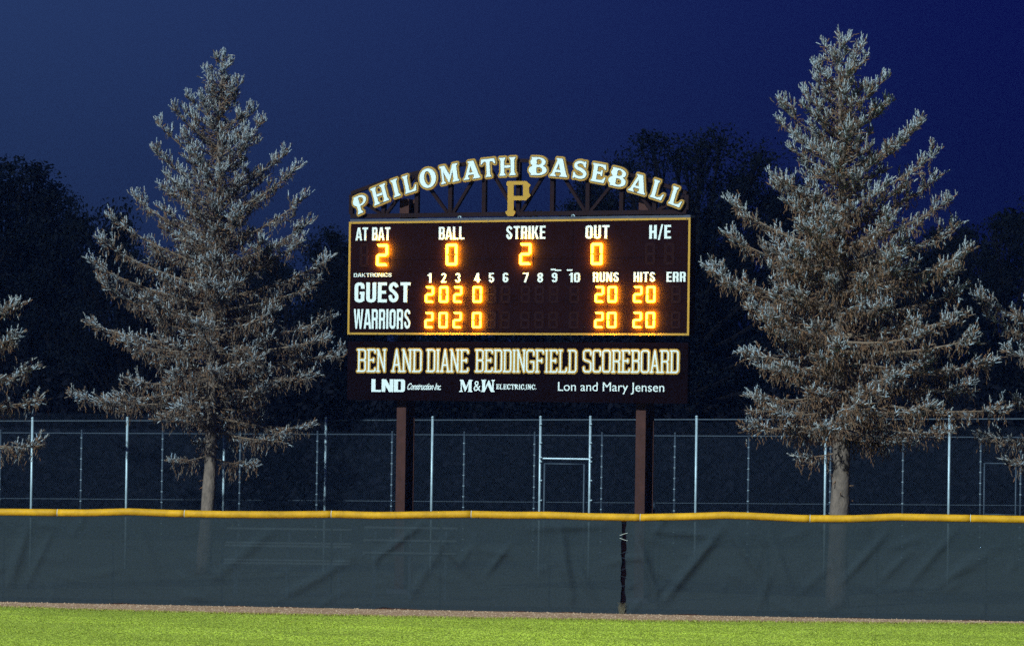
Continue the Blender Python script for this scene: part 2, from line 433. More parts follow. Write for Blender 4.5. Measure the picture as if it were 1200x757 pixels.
def slim(ch):
    """thin octagonal condensed capitals as strokes, height 1 width .36"""
    w, c = .36, .07; t = .070
    O = [(c,0),(w-c,0),(w,c),(w,1-c),(w-c,1),(c,1),(0,1-c),(0,c),(c,0)]
    L = {'O':[O], 'D':[[(-.02,0),(w-c,0),(w,c),(w,1-c),(w-c,1),(-.02,1)],[(.05,0),(.05,1)]],
         'I':[[(.05,0),(.05,1)],[(0,0),(.10,0)],[(0,1),(.10,1)]],
         'B':[[(-.02,0),(w-c,0),(w,c),(w,.45),(w-c,.52),(w,.59),(w,1-c),(w-c,1),(-.02,1)],[(.05,0),(.05,1)],[(.05,.52),(w-c,.52)]],
         'E':[[(w,.13),(w,.05),(w-.04,0),(-.02,0)],[(w,.87),(w,.95),(w-.04,1),(-.02,1)],[(.05,0),(.05,1)],[(.05,.52),(w-.08,.52)],[(w-.08,.46),(w-.08,.58)]],
         'F':[[(w,.87),(w,.95),(w-.04,1),(-.02,1)],[(.05,0),(.05,1)],[(.05,.52),(w-.08,.52)],[(w-.08,.46),(w-.08,.58)],[(-.02,0),(.13,0)]],
         'L':[[(w,.17),(w,.06),(w-.05,0),(-.02,0)],[(.05,0),(.05,1)],[(-.02,1),(.13,1)]],
         'N':[[(.03,0),(.03,1)],[(.03,1),(w-.02,0)],[(w-.02,0),(w-.02,1)],[(-.03,0),(.09,0)],[(w-.08,1),(w+.03,1)],[(-.03,1),(.04,1)]],
         'A':[[(.02,0),(w/2,1)],[(w/2,1),(w-.02,0)],[(.09,.30),(w-.09,.30)],[(-.04,0),(.08,0)],[(w-.08,0),(w+.04,0)]],
         'R':[[(.05,0),(.05,1)],[(-.02,1),(w-c,1),(w,1-c),(w,.58),(w-c,.5),(.05,.5)],[(w-c,.5),(w-.02,.4),(w-.02,0)],[(-.02,0),(.12,0)],[(w-.06,0),(w+.03,0)]],
         'C':[[(w,.78),(w,1-c),(w-c,1),(c,1),(0,1-c),(0,c),(c,0),(w-c,0),(w,c),(w,.22)]],
         'G':[[(w,.78),(w,1-c),(w-c,1),(c,1),(0,1-c),(0,c),(c,0),(w-c,0),(w,c),(w,.46),(.2,.46)]],
         'S':[[(w,.80),(w,1-c),(w-c,1),(c,1),(0,1-c),(0,.60),(c,.54),(w-c,.47),(w,.40),(w,c),(w-c,0),(c,0),(0,c),(0,.20)]]}[ch]
    ops = []
    for pl in L:
        for a, b in zip(pl, pl[1:]):
            ops.append((True, capsule(a, b, t/2, 3)))
    return ops, (.10 if ch == 'I' else w)

def layout(txt, fn, gap, space=.35):
    ops = []; x = 0
    for ch in txt:
        if ch == ' ': x += space; continue
        o, w = fn(ch)
        ops.append(([(s, [(px+x, py) for px, py in p]) for s, p in o])); x += w+gap
    return ops, x-gap

def font_mesh(txt, bold=0.0, shear=0.0, spacing=1.0):
    cu = bpy.data.curves.new('text', 'FONT')
    cu.body = txt; cu.extrude = 0.05; cu.offset = bold; cu.shear = shear; cu.space_character = spacing
    cu.resolution_u = 4
    o = bpy.data.objects.new('text', cu); sc.collection.objects.link(o)
    dg = bpy.context.evaluated_depsgraph_get()
    me = bpy.data.meshes.new_from_object(o.evaluated_get(dg))
    bpy.data.objects.remove(o); bpy.data.curves.remove(cu)
    me.materials.clear()
    return me

# ================================================================== SETTING
def sheet(name, pts, z, m, kind='structure'):
    mb = MB(); mb.add([(x, y, z) for x, y in pts], [tuple(range(len(pts)))])
    return tag(mb.build(name, m), kind=kind)

sheet('ground', [(-1500,-300),(1500,-300),(1500,2500),(-1500,2500)], -0.012, M['soil'])

# foot line of the outfield fence, read on the ground
FX = [-400, -200, 0, 200, 400, 600, 720, 800, 1000, 1200, 1400, 1600]
FB = [695, 699, 703.2, 709.5, 713.8, 718.0, 721.3, 722.5, 725, 727.3, 729.6, 732]
FT = [594, 596, 597.6, 600.5, 601.5, 601.8, 603.6, 602.5, 605, 607.5, 609, 611]
def foot(px): 
    g = on_ground(px, float(np.interp(px, FX, FB))); return g
_g0, _g1 = foot(0), foot(1200)
# a gentle straight run: fit the fence plan as a line so it stays a real fence
_fx = np.array([foot(p).x for p in FX]); _fy = np.array([foot(p).y for p in FX])
_k, _c = np.polyfit(_fx, _fy, 1)
def fence_y(x): return _k*x + _c
def fence_at(px):
    o, d = ray(px, 650); t = (_c + _k*o.x - o.y)/(d.y - _k*d.x); p = o + d*t
    return Vector((p.x, p.y, 0))
def fence_z(px, py):
    o, d = ray(px, py); t = (_c + _k*o.x - o.y)/(d.y - _k*d.x); return (o+d*t).z

# turf and warning track, with an uneven edge between them
xs = np.linspace(-60, 60, 500)
def edge_y(x):
    px = 600 + x*FPX/118
    py = float(np.interp(px, [-600,0,200,400,600,800,1000,1200,1800], [703,711.5,717.5,721.5,725.0,728.3,730.0,731.5,738]))
    return on_ground(px, py).y + 0.10*math.sin(x*1.3) + 0.09*math.sin(x*3.1+1) + 0.06*math.sin(x*7.7)
mb = MB()
E = [edge_y(x) for x in xs]
vs = [(x, e, 0.0) for x, e in zip(xs, E)] + [(x, 20.0, 0.0) for x in xs]
n = len(xs)
mb.add(vs, [(i+n, i+1+n, i+1, i) for i in range(n-1)])
tag(mb.build('outfield_lawn', M['turf']), kind='structure')
mb = MB()
vs = [(x, e-1.0, -0.006) for x, e in zip(xs, E)] + [(x, fence_y(x)+0.8, -0.006) for x in xs]
mb.add(vs, [(i, i+1, i+1+n, i+n) for i in range(n-1)])
tag(mb.build('warning_track', M['dirt']), kind='structure')

# grass blades over the visible outfield
def blades(name, N, xr, y_lo, y_hi_fn, hmin, hmax, m, dens=None):
    x = rng.uniform(*xr, N); y = rng.uniform(0, 1, N)
    top = np.interp(x, xs, y_hi_fn)
    y = y_lo + (top - y_lo)*y
    # mowing and wear leave uneven height
    pat = 0.5+0.5*np.sin(x*0.9+np.sin(y*0.7)*1.5)*np.sin(y*1.7+x*.2)
    h = rng.uniform(hmin, hmax, N)*(0.7+0.5*pat)
    a = rng.uniform(0, 2*math.pi, N); w = rng.uniform(.006, .014, N)*2.2
    dx, dy = np.cos(a)*w, np.sin(a)*w
    lx, ly = rng.normal(0, .018, N), rng.normal(0, .018, N)
    V = np.empty((N, 3, 3)); z0 = np.full(N, -.002)
    V[:,0] = np.stack([x-dx, y-dy, z0], 1); V[:,1] = np.stack([x+dx, y+dy, z0], 1); V[:,2] = np.stack([x+lx, y+ly, h], 1)
    F = np.arange(N*3).reshape(N, 3)
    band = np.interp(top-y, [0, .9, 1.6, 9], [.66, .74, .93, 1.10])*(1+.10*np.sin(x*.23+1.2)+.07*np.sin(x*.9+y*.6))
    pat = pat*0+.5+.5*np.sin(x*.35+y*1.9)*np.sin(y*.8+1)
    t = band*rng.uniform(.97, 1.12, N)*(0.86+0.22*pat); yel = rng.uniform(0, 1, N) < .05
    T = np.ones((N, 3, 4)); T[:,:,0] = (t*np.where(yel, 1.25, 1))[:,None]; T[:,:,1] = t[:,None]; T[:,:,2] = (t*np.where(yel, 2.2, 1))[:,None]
    return tag(np_mesh(name, V.reshape(-1,3), F, m, tint=T.reshape(-1,4)), kind='stuff')
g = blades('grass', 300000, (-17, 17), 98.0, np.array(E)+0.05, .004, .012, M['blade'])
tag(g, 'bright yellow-green mown grass of the outfield', 'grass')
# a fringe of longer grass and clover on the very edge of the track
N = 9000
x = rng.uniform(-17, 17, N); y = np.interp(x, xs, E) + np.abs(rng.normal(0, .22, N))
V = np.empty((N,3,3)); a = rng.uniform(0, 6.28, N); w = rng.uniform(.008,.02,N)
V[:,0] = np.stack([x-np.cos(a)*w, y-np.sin(a)*w, np.full(N,-.004)],1); V[:,1] = np.stack([x+np.cos(a)*w, y+np.sin(a)*w, np.full(N,-.004)],1)
V[:,2] = np.stack([x+rng.normal(0,.02,N), y+rng.normal(0,.02,N), rng.uniform(.02,.06,N)],1)
T = np.ones((N,3,4)); T[:,:,:3] = (rng.uniform(.5,.9,N)[:,None,None]*np.array([1,.85,1.2]))
tag(np_mesh('edge_grass', V.reshape(-1,3), np.arange(N*3).reshape(N,3), M['blade'], tint=T.reshape(-1,4)),
    'sparse longer grass creeping over the edge of the dirt track', 'grass', kind='stuff')
# cinders on the track
N = 5000
x = rng.uniform(-16, 16, N); e = np.interp(x, xs, E); f = _k*x+_c
y = e + (f-e)*rng.uniform(0, 1, N); s = rng.uniform(.008, .03, N)
oct_ = np.array([(1,0,0),(0,1,0),(-1,0,0),(0,-1,0),(0,0,.7)]); of = np.array([(0,1,4),(1,2,4),(2,3,4),(3,0,4)])
V = (oct_[None]*s[:,None,None]*rng.uniform(.6,1.4,(N,5,1)) + np.stack([x,y,np.full(N,-.006)],1)[:,None]).reshape(-1,3)
F = (of[None]+5*np.arange(N)[:,None,None]).reshape(-1,3)
tag(np_mesh('cinders', V, F, M['pebble']), 'reddish brown cinders strewn along the foot of the fence', 'gravel', kind='stuff')

# ================================================================== OUTFIELD FENCE
fo = fence_at(600)
ang = math.atan(_k)
fence = empty('outfield_fence', (fo.x, fo.y, 0), ang)
tag(fence, 'low outfield fence with dark slate windscreen and yellow pipe along its top', 'fence')
def fs(px):           # distance along the fence (local x) of a photo column
    p = fence_at(px); return (p - fo).dot(Vector((math.cos(ang), math.sin(ang), 0)))
def ftop(px):
    # wavy top edge as photographed
    return fence_z(px, float(np.interp(px, WX, WY)))
WX = [-420,-300,-150, 0, 60,100,150,200,260,330,390,440,490,550,600,640,690,750,810,850,880,940,1000,1050,1110,1200,1300,1420,1560]
WY = [597,596,599,600.0,600.6,601,599.6,601.6,602.8,603.2,602.6,604,603.4,602.6,603.8,603.6,605.4,606.5,605.2,603.8,604.8,607.6,607.8,605.8,607,608.6,607,611,610]
# windscreen: two hemmed panels meeting at a laced slit
def folds(s, v):
    """how far the cloth stands off the wires: s metres along, v 0 foot .. 1 top"""
    d = 0.0
    for (s0, v0, s1, v1, w, a) in FOLD:
        dx, dy = s1-s0, (v1-v0)*2.3; L = math.hypot(dx, dy)
        px_, py_ = s-s0, (v-v0)*2.3
        t = max(0, min(1, (px_*dx+py_*dy)/L/L)); q = math.hypot(px_-t*dx, py_-t*dy)
        d += a*math.exp(-(q/w)**2)*math.sin(math.pi*min(1, max(0, .08+.9*t)))
    return d*3.1
FOLD = []
_r = random.Random(3)
def addfold(px0, v0, px1, v1, w, a): FOLD.append((fs(px0), v0, fs(px1), v1, w, a))
for q in [(-40,.95,-10,.2,.10,.025),(35,.95,10,.1,.12,.03),(62,.85,30,.15,.07,.02),(440,.55,500,.98,.07,.035),(500,.95,560,.3,.08,.035),(570,.4,600,.75,.06,.03),(480,.1,530,.9,.10,.02),
          (655,.95,672,.1,.12,.05),(672,.6,700,.1,.10,.03),(620,.9,720,.95,.08,.03),(745,.85,775,.12,.09,.05),(780,.15,850,.95,.10,.05),
          (850,.95,900,.35,.09,.04),(900,.95,935,.1,.08,.025),(760,.9,850,.82,.07,.03),(1040,.9,980,.3,.08,.03),(1120,.92,1060,.3,.08,.025),(1090,.3,1180,.8,.10,.02),
          (250,.3,330,.95,.12,.02),(330,.1,420,.6,.10,.025),(160,.95,190,.2,.12,.02),(890,.1,905,.5,.08,.02)]: addfold(*q)
for _ in range(120):
    p = _r.uniform(-380, 1580); v = _r.uniform(.1, .9)
    addfold(p, v, p+_r.uniform(-60, 60), v+_r.uniform(-.4, .4), _r.uniform(.035,.10), _r.uniform(.006,.02))
def panel(px0, px1):
    s0, s1 = fs(px0), fs(px1)
    nx = int((s1-s0)/.07); nz = 30
    PX = np.linspace(px0, px1, nx+1)
    vs = []; f = []
    for i, p in enumerate(PX):
        s = fs(p); zt = ftop(p) - .09
        zb = -.012 + .02*math.sin(s*1.7)+.018*math.sin(s*4.3+1)
        if 390 < p < 470: zb += .06*math.exp(-((p-450)/9)**2)
        for j in range(nz+1):
            v = j/nz
            sx = s
            if abs(p-px1) < .01 or abs(p-px0) < .01: sx += .015*math.sin(v*21+px0)+.01*math.sin(v*47)
            y = -.05 - folds(s, v) - .006*math.sin(s*.9+v*3) - .012*math.sin(s*2.3)*math.exp(-((v-.93)/.09)**2)
            vs.append((sx, y, zb+(zt-zb)*v))
    for i in range(nx):
        for j in range(nz):
            a = i*(nz+1)+j; f.append((a, a+nz+1, a+nz+2, a+1))
    mb = MB(); mb.add(vs, f)
    return mb.build('windscreen', M['screen'], fence, smooth=True)
panel(-400, 728.4); panel(733.6, 1560)
# hem seams along foot and head of the cloth
# yellow pipe in sections, tied at the joints
JO = [-400,-280,-110, 67, 216, 388, 552, 750, 949, 1137, 1300, 1430, 1560]
for a, b in zip(JO, JO[1:]):
    pp = np.linspace(a+.35, b-.35, max(6, int((b-a)/6)))
    pts = [(fs(p), 0, ftop(p)+.012*0) for p in pp]
    rad = [.098*(1+.006*(i % 2)) for i in range(len(pts))]
    mb = MB(); mb.tube(pts, rad, 14); mb.build('pipe_section', M['yellow'], fence, smooth=True)
for i, j in enumerate(JO[1:-1]):
    mb = MB(); z = ftop(j); s = fs(j); t = [(s, .101*math.cos(a), z+.101*math.sin(a)) for a in np.linspace(0, 2*math.pi, 17)]
    mb.tube(t, .007, 5)
    if False: mb.tube([(s, -.1, z-.02), (s-.02, -.11, z-.12), (s-.06, -.12, z-.17)], .008, 5)
    mb.build('tie', M['tie'], fence)
for j in (310, 470, 630, 850, 1050):      # short wire ties round the lower rail
    pass
# posts, rail and chain-link behind the cloth
for p in list(range(-380, 1560, 128)):
    mb = MB(); s = fs(p); mb.tube([(s, .06, 0), (s, .06, ftop(p)-.11)], .03, 10); mb.build('post', M['galv2'], fence, smooth=True)
mb = MB(); mb.tube([(fs(p), .03, ftop(p)-.115) for p in np.linspace(-400, 1560, 90)], .02, 6); mb.build('top_rail', M['galv2'], fence, smooth=True)
def chain(s0, s1, z0, z1fn, parent, y=0.0, pitch=.072, r=.0022, m='wire'):
    """woven diagonals, three-sided wires, joined into one mesh"""
    mb = MB(); H = max(z1fn(s0), z1fn(s1), z1fn((s0+s1)/2))-z0
    k = s0-H
    while k < s1:
        for sg in (1, -1):
            a, b = (k, k+H) if sg > 0 else (k+H, k)
            za, zb = z0, z0+H
            lo, hi = min(a,b), max(a,b)
            # clip to the run
            def zat(x): return za + (zb-za)*(x-a)/(b-a)
            xa, xb = max(lo, s0), min(hi, s1)
            if xb-xa < .02: continue
            p = Vector((xa, y+sg*.002, zat(xa))); q = Vector((xb, y+sg*.002, zat(xb)))
            lim = z1fn((xa+xb)/2)
            mb.tube([p, q], r, 3, cap=False)
        k += pitch
    return mb.build('chain_link', M[m], parent)
c = chain(fs(-60), fs(1260), .03, lambda s: 2.22, fence, y=.035, r=.003); tag(c, kind='stuff')
mb = MB(); mb.box((fs(727.6), .005, .01), (fs(734.4), .012, 2.28)); mb.build('added_dark_strip', M['sponsor'], fence)  # dark strip added behind the slit to hide the lit ground beyond
# lacing in the slit
for k, v in enumerate([.86,.80,.66,.60,.48,.40,.30]):
    mb = MB(); s = fs(731); z = v*2.35
    sg = 1 if k % 2 else -1
    mb.tube([(s-.10, -.07, z+.035*sg), (s, -.085, z), (s+.10, -.07, z-.03*sg)], .005 if k < 3 else .0035, 4); mb.build('lacing', M['tie'] if k < 2 else M['galv2'], fence)
# dry weed tangled at the foot of the slit
mb = MB(); _r = random.Random(8)
for k in range(60):
    s = fs(730)+_r.uniform(-.07,.07); h = _r.uniform(.05,.30)
    mb.tube([(s, -.10+_r.uniform(-.03,.03), 0), (s+_r.uniform(-.04,.04), -.11, h*.6), (s+_r.uniform(-.09,.09), -.12, h)], [.004,.004,.002], 3)
wd = mb.build('dry_weed', mat('dry_weed', (.11,.085,.05), .9, noise=.3)); wd.parent = None
wd.matrix_world = fence.matrix_basis.copy()
tag(wd, 'tan dry weed stalks standing at the foot of the laced slit', 'weed')

# ================================================================== SCOREBOARD
TH = R(32)
bd0 = at_y(608, 391, 130.0)
board = empty('scoreboard', (bd0.x, bd0.y, 0), -TH)
tag(board, 'large maroon baseball scoreboard on two steel posts with lit amber digits', 'scoreboard')
BM = Matrix.Translation((bd0.x, bd0.y, 0)) @ Matrix.Rotation(-TH, 4, 'Z')
BI = BM.inverted()
def bp(px, py, y=0.0):
    """photo pixel -> (x, z) on the board's local plane y"""
    o, d = ray(px, py); o = BI @ o; d = BI.to_3x3() @ d
    t = (y-o.y)/d.y; p = o+d*t
    return p.x, p.z
PXM = 1/43.0
# corners of the cabinet
xL = (bp(409.2, 261)[0] + bp(407.4, 391)[0])/2; xR = (bp(809.6, 257)[0] + bp(807.5, 391)[0])/2
zT = (bp(409.2, 259.6)[1] + bp(809.6, 255.9)[1])/2; zB = (bp(407.6, 392.2)[1] + bp(807.5, 392.9)[1])/2
mb = MB()
CD = 0.28
mb.box((xL, 0, zB), (xR, CD, zT))
cab = mb.build('cabinet', M['navy'], board)
# pressed seams between the cabinet's bays
bw = .055
def strip(x0, z0, x1, z1):
    mb = MB(); mb.box((x0, -.012, z0), (x1, -.001, z1)); mb.build('border_strip', M['gold'], cab)
strip(xL, zT-bw, xR, zT); strip(xL, zB, xR, zB+bw); strip(xL, zB+bw+.001, xL+bw*1.15, zT-bw-.001); strip(xR-bw*1.15, zB+bw+.001, xR, zT-bw-.001)
for f in (.333, .667):
    x = xL+(xR-xL)*f; mb = MB(); mb.box((x-.006, -.004, zB+bw), (x+.006, -.0005, zT-bw)); mb.build('seam', M['sponsor'], cab)
for zf in (.30, .66):
    z = zB+(zT-zB)*zf; mb = MB(); mb.box((xL+.08, -.003, z-.004), (xR-.08, -.0004, z+.004)); mb.build('seam', M['sponsor'], cab)
for i in range(13):
    for z in (zT-bw*.5, zB+bw*.5):
        x = xL+.12+(xR-xL-.24)*i/12; mb = MB(); mb.tube([(x, -.012, z), (x, -.018, z)], .014, 6); mb.build('bolt', M['galv2'], cab)
mb = MB(); mb.box((xL+.02, .02, zT+.001), (xR-.02, CD-.02, zT+.07)); mb.build('top_flashing', M['flash'], cab)
for px in (537.5, 670.5):
    x = bp(px, 255)[0]; mb = MB(); ring = [(x+.045*math.cos(a), .05, zT+.075+.045*math.sin(a)) for a in np.linspace(0, 6.283, 11)]
    mb.tube(ring, .016, 6); mb.tube([(x, .05, zT), (x, .05, zT+.04)], .018, 6); mb.build('lifting_eye', M['galv'], cab)

def place_font(txt, x0, x1, ytop, ybase, parent, name='caption', m='white', bold=0.012, shear=0.0, y=-.006, spacing=1.0, caps=None):
    me = font_mesh(txt, bold, shear, spacing)
    co = np.empty(len(me.vertices)*3, dtype=np.float32); me.vertices.foreach_get('co', co); co = co.reshape(-1, 3)
    xm = (x0+x1)/2
    X0 = bp(x0, ybase)[0]; X1 = bp(x1, ybase)[0]; Z0 = bp(xm, ybase)[1]; Z1 = bp(xm, ytop)[1]
    mn, mx = co.min(0), co.max(0)
    capt = caps if caps else mx[1]
    base = 0.0 if caps else mn[1]
    new = np.empty_like(co)
    new[:,0] = X0 + (co[:,0]-mn[0])/(mx[0]-mn[0])*(X1-X0)
    new[:,2] = Z0 + (co[:,1]-base)/(capt-base)*(Z1-Z0)
    new[:,1] = y - (co[:,2]-mn[2])/(mx[2]-mn[2])*.006
    me.vertices.foreach_set('co', new.ravel())
    me.name = name
    o = mkobj(name, me, M[m], parent)
    me.flip_normals() if False else None
    return o
def place_gothic(txt, x0, x1, ytop, ybase, parent, name='caption', gap=.085, y=-.006, wide=.5, t=.185, space=.30, fn=None):
    fn = fn or (lambda c: gothic(c, wide, t))
    L, w = layout(txt, fn, gap, space)
    X0 = bp(x0, ybase)[0]; X1 = bp(x1, ybase)[0]; xm = (x0+x1)/2
    Z0 = bp(xm, ybase)[1]; Z1 = bp(xm, ytop)[1]
    mb = MB()
    for ops in L:
        V, Tt = region([(s, [(X0+x*(X1-X0)/w, Z0+y_*(Z1-Z0)) for x, y_ in p]) for s, p in ops])
        m2 = plate(V, Tt, y-.006, y+.004); mb.add(m2.v, m2.f)
    return mb.build(name, M['white'], parent)
def T(txt, x0, x1, ytop, ybase, parent, bold=0, **k): return place_gothic(txt, x0, x1, ytop, ybase, parent, **k)
B1 = .022
T('AT BAT', 417.5, 457.6, 266.6, 281.9, cab, bold=B1)
T('BALL', 514.4, 544.4, 265.9, 280.9, cab, bold=B1)
T('STRIKE', 593.3, 639.4, 264.9, 280.3, cab, bold=B1)
T('OUT', 686.2, 714.3, 264.1, 279.8, cab, bold=B1)
T('H/E', 761.0, 786.5, 263.8, 279.9, cab, bold=B1)
T('DAKTRONICS', 414.8, 459.2, 320.2, 324.6, cab, wide=.8, t=.2, gap=.16)
T('GUEST', 415.6, 481.0, 331.0, 354.4, cab, bold=B1+.006)
T('WARRIORS', 414.6, 481.0, 362.2, 385.4, cab, wide=.46, t=.15)
for s, a, b, dy in (('1',501,505.8,.4),('2',516.9,523.2,.3),('3',533.3,539.8,.3),('4',556.0,562.9,.2),('5',572.8,579.4,.1),('6',589.2,596,0),
                ('7',612.8,619.6,0),('8',629.8,636.7,0),('9',646.6,653.4,-.1),('10',667,679.8,-.1)):
    T(s, a, b, 319.7+dy, 331.0+dy, cab, bold=B1)
T('RUNS', 694.9, 725.4, 319.1, 330.4, cab, bold=B1)
T('HITS', 742.6, 767.9, 318.8, 330.3, cab, bold=B1)
T('ERR', 781.2, 803.7, 318.7, 330.4, cab, bold=B1)
# two little worn scraps of white vinyl over the 9 and the 10
for x0, x1, y0, y1 in ((645.6,651.5,315.0,316.9),(650.5,657.8,316.0,317.7),(664.3,671.0,315.8,317.6)):
    a = bp(x0, y1); b = bp(x1, y0); mb = MB(); mb.box((a[0], -.008, a[1]), (b[0], -.001, b[1])); mb.build('vinyl_scrap', M['white'], cab)

# seven-segment digits
SEG = {'0':'abcdef','2':'abged','8':'abcdefg','':''}
def digit(px0, px1, py0, py1, ch):
    xm, ym = (px0+px1)/2, (py0+py1)/2
    lit = SEG[ch]; yp = -.085 if lit else -.01
    X0 = bp(px0, ym, yp)[0]; X1 = bp(px1, ym, yp)[0]; Z0 = bp(xm, py1, yp)[1]; Z1 = bp(xm, py0, yp)[1]
    if lit: X0 += 1.1*PXM; X1 -= 1.4*PXM; Z0 += 1.1*PXM; Z1 -= 1.1*PXM
    w, h = X1-X0, Z1-Z0; t = min(w*.30, h*.16)*(.72 if lit else .85)
    mb = MB(); mb.box((X0-.02, -.006, Z0-.02), (X1+.02, -.001, Z1+.02))
    if lit:      # added stand-off pins; the gap lets the rear glow spread over the face
        for zz in (Z0+.02, Z1-.02): mb.box(((X0+X1)/2-.008, -.075, zz-.008), ((X0+X1)/2+.008, -.0055, zz+.008))
    root = mb.build('digit', M['navy'], board)
    g = .007; hh = t/2; c = t*.30
    xl, xr = X0+hh, X1-hh; zb, zm, zt = Z0+hh, (Z0+Z1)/2, Z1-hh
    def hor(z, top):
        if top == 0: return [(xl+g-hh*.2, z), (xl+hh+g-hh*.2, z+hh), (xr-hh-g+hh*.2, z+hh), (xr-g+hh*.2, z), (xr-hh-g+hh*.2, z-hh), (xl+hh+g-hh*.2, z-hh)]
        s = top
        return [(xl-hh+c+g+.004, z+s*hh), (xr+hh-c-g-.004, z+s*hh), (xr+hh*.30-g, z+s*hh*.30), (xr-hh-g, z-s*hh), (xl+hh+g, z-s*hh), (xl-hh*.30+g, z+s*hh*.30)]
    def ver(x, z0, z1, s, up):
        # s: -1 left side, +1 right ; up: True upper half (outer end at z1)
        if up: return [(x+s*hh, z0+hh*.35), (x+s*hh, z1+hh-c-g), (x+s*hh*.35, z1+hh*.30-g), (x-s*hh, z1-hh-g), (x-s*hh, z0+hh+g), (x, z0+g)]
        return [(x+s*hh, z1-hh*.35), (x+s*hh, z0-hh+c+g), (x+s*hh*.35, z0-hh*.30+g), (x-s*hh, z0+hh+g), (x-s*hh, z1-hh-g), (x, z1-g)]
    P = {'a':hor(zt,1), 'd':hor(zb,-1), 'g':hor(zm,0), 'f':ver(xl,zm,zt,-1,True), 'b':ver(xr,zm,zt,1,True), 'e':ver(xl,zb,zm,-1,False), 'c':ver(xr,zb,zm,1,False)}
    for k in 'abcdefg':
        on = k in lit
        V, Tt = region([(True, P[k])])
        if on:
            o = plate(V, Tt, -.098, -.075).build('segment', [M['lit'], M['halo_glow']], root)
            for pl in o.data.polygons: pl.material_index = 1 if (abs(pl.normal.y) > .5 and pl.center.y > -.080) else 0
        else: o = plate(V, Tt, -.012, -.0065).build('segment', M['unlit'], root)
        if on: tag(o, 'glowing amber segment')
        else: tag(o, 'unlit dark segment')
    return root
tall = [(421.5,431.5,285.5,313,''),(440.3,455.6,285.3,312.9,'2'),(521.8,536.9,284.7,312.2,'0'),(608,623.6,284.0,311.7,'2'),(691.9,707.1,283.7,311.8,'0'),(755.8,767.8,284.5,310.5,''),(778.2,790.2,284.5,310.5,'')]
for a in tall: digit(*a)
for ya, yb, dx in ((334.6,355.7,0),(364.8,385.6,-.6)):
    for x0, x1, ch in ((497.6,509.4,'2'),(514.0,526.1,'0'),(530.6,542.6,'2'),(553.2,565.6,'0'),(570.6,581.6,''),(587.0,598.0,''),(610.2,621.2,''),(626.6,637.6,''),(643.2,654.2,''),
                       (667.2,678.4,''),(696.4,708.8,'2'),(711.3,723.9,'0'),(741.4,753.8,'2'),(756.6,769.0,'0'),(786.6,797.8,'')):
        e = .4 if not ch else 0
        digit(x0+dx, x1+dx, ya+e-(x0-500)*.0012, yb-e-(x0-500)*.0006, ch)

# sponsor panels below
def slab(name, y0L, y0R, y1L, y1R, m, xa=408.2, xb=807.5, d=.12):
    zt = (bp(xa, y0L)[1]+bp(xb, y0R)[1])/2; zb = (bp(xa, y1L)[1]+bp(xb, y1R)[1])/2
    mb = MB(); mb.box((xL+.01, 0.0, zb), (xR-.03, d, zt)); return mb.build(name, m, board)
sp1 = slab('sponsor_panel', 400.5, 401.0, 434.6, 436.4, M['sponsor'])
sp2 = slab('sponsor_panel', 435.3, 437.1, 469.3, 472.0, M['sponsor'])

def lettering(words, fn, gap, y0L, y0R, y1L, y1R, parent, growpx, name='letter'):
    """words: (text, px0, px1). builds raised white letters and one gold backing per word"""
    for txt, a, b in words:
        L, w = layout(txt, fn, gap)
        X0 = bp(a, y1L)[0]; X1 = bp(b, y1L)[0]
        f = ((a+b)/2-417)/380; yt = y0L+(y0R-y0L)*f; yb = y1L+(y1R-y1L)*f
        Z0 = bp((a+b)/2, yb)[1]; Z1 = bp((a+b)/2, yt)[1]
        sx = (X1-X0)/w; sz = Z1-Z0
        allops = []
        for ops in L:
            o2 = [(s, [(X0+x*sx, Z0+y*sz) for x, y in p]) for s, p in ops]
            V, Tt = region(o2)
            plate(V, Tt, -.014, -.008).build(name, M['white'], parent)
            if growpx: allops += grow(V, Tt, growpx*PXM, 4)
        if growpx:
            V, Tt = region(allops)
            plate(V, Tt, -.007, -.001).build('letter_outline', M['gold'], parent)
W_ = [('BEN',419.6,451.2),('AND',460.4,493.4),('DIANE',501.0,548.4),('BEDDINGFIELD',558.0,675.0),('SCOREBOARD',684.2,794.6)]
lettering(W_, slim, .125, 409.8, 411.2, 434.9, 436.1, sp1, 1.6)
T('LND', 435.4, 474.8, 444.3, 459.2, sp2, name='sponsor_name', wide=.82, t=.30, gap=.04)
place_font('Construction Inc.', 477.6, 517, 448.9, 456.8, sp2, name='sponsor_name', bold=.018, shear=.55, spacing=.93)
def plain(txt, a, b, yt, yb, fn=glyph, gap=.06, parent=sp2):
    L, w = layout(txt, fn, gap); X0 = bp(a, yb)[0]; X1 = bp(b, yb)[0]; Z0 = bp((a+b)/2, yb)[1]; Z1 = bp((a+b)/2, yt)[1]
    mbs = MB()
    for ops in L:
        V, Tt = region([(s, [(X0+x*(X1-X0)/w, Z0+y*(Z1-Z0)) for x, y in p]) for s, p in ops])
        m2 = plate(V, Tt, -.008, -.001); mbs.add(m2.v, m2.f)
    return mbs.build('sponsor_name', M['white'], parent)
plain('M', 538.2, 554, 445, 459.3); plain('W', 563.6, 580.3, 445, 459.3)
place_font('&', 555.2, 563.4, 446.3, 458.2, sp2, name='sponsor_name', bold=.0)
plain('ELECTRIC,INC.', 581.6, 628.8, 450.2, 456.2, gap=.04)
place_font('Lon and Mary Jensen', 654.2, 778.6, 447.7, 458.4, sp2, name='sponsor_name', bold=0, caps=.70)

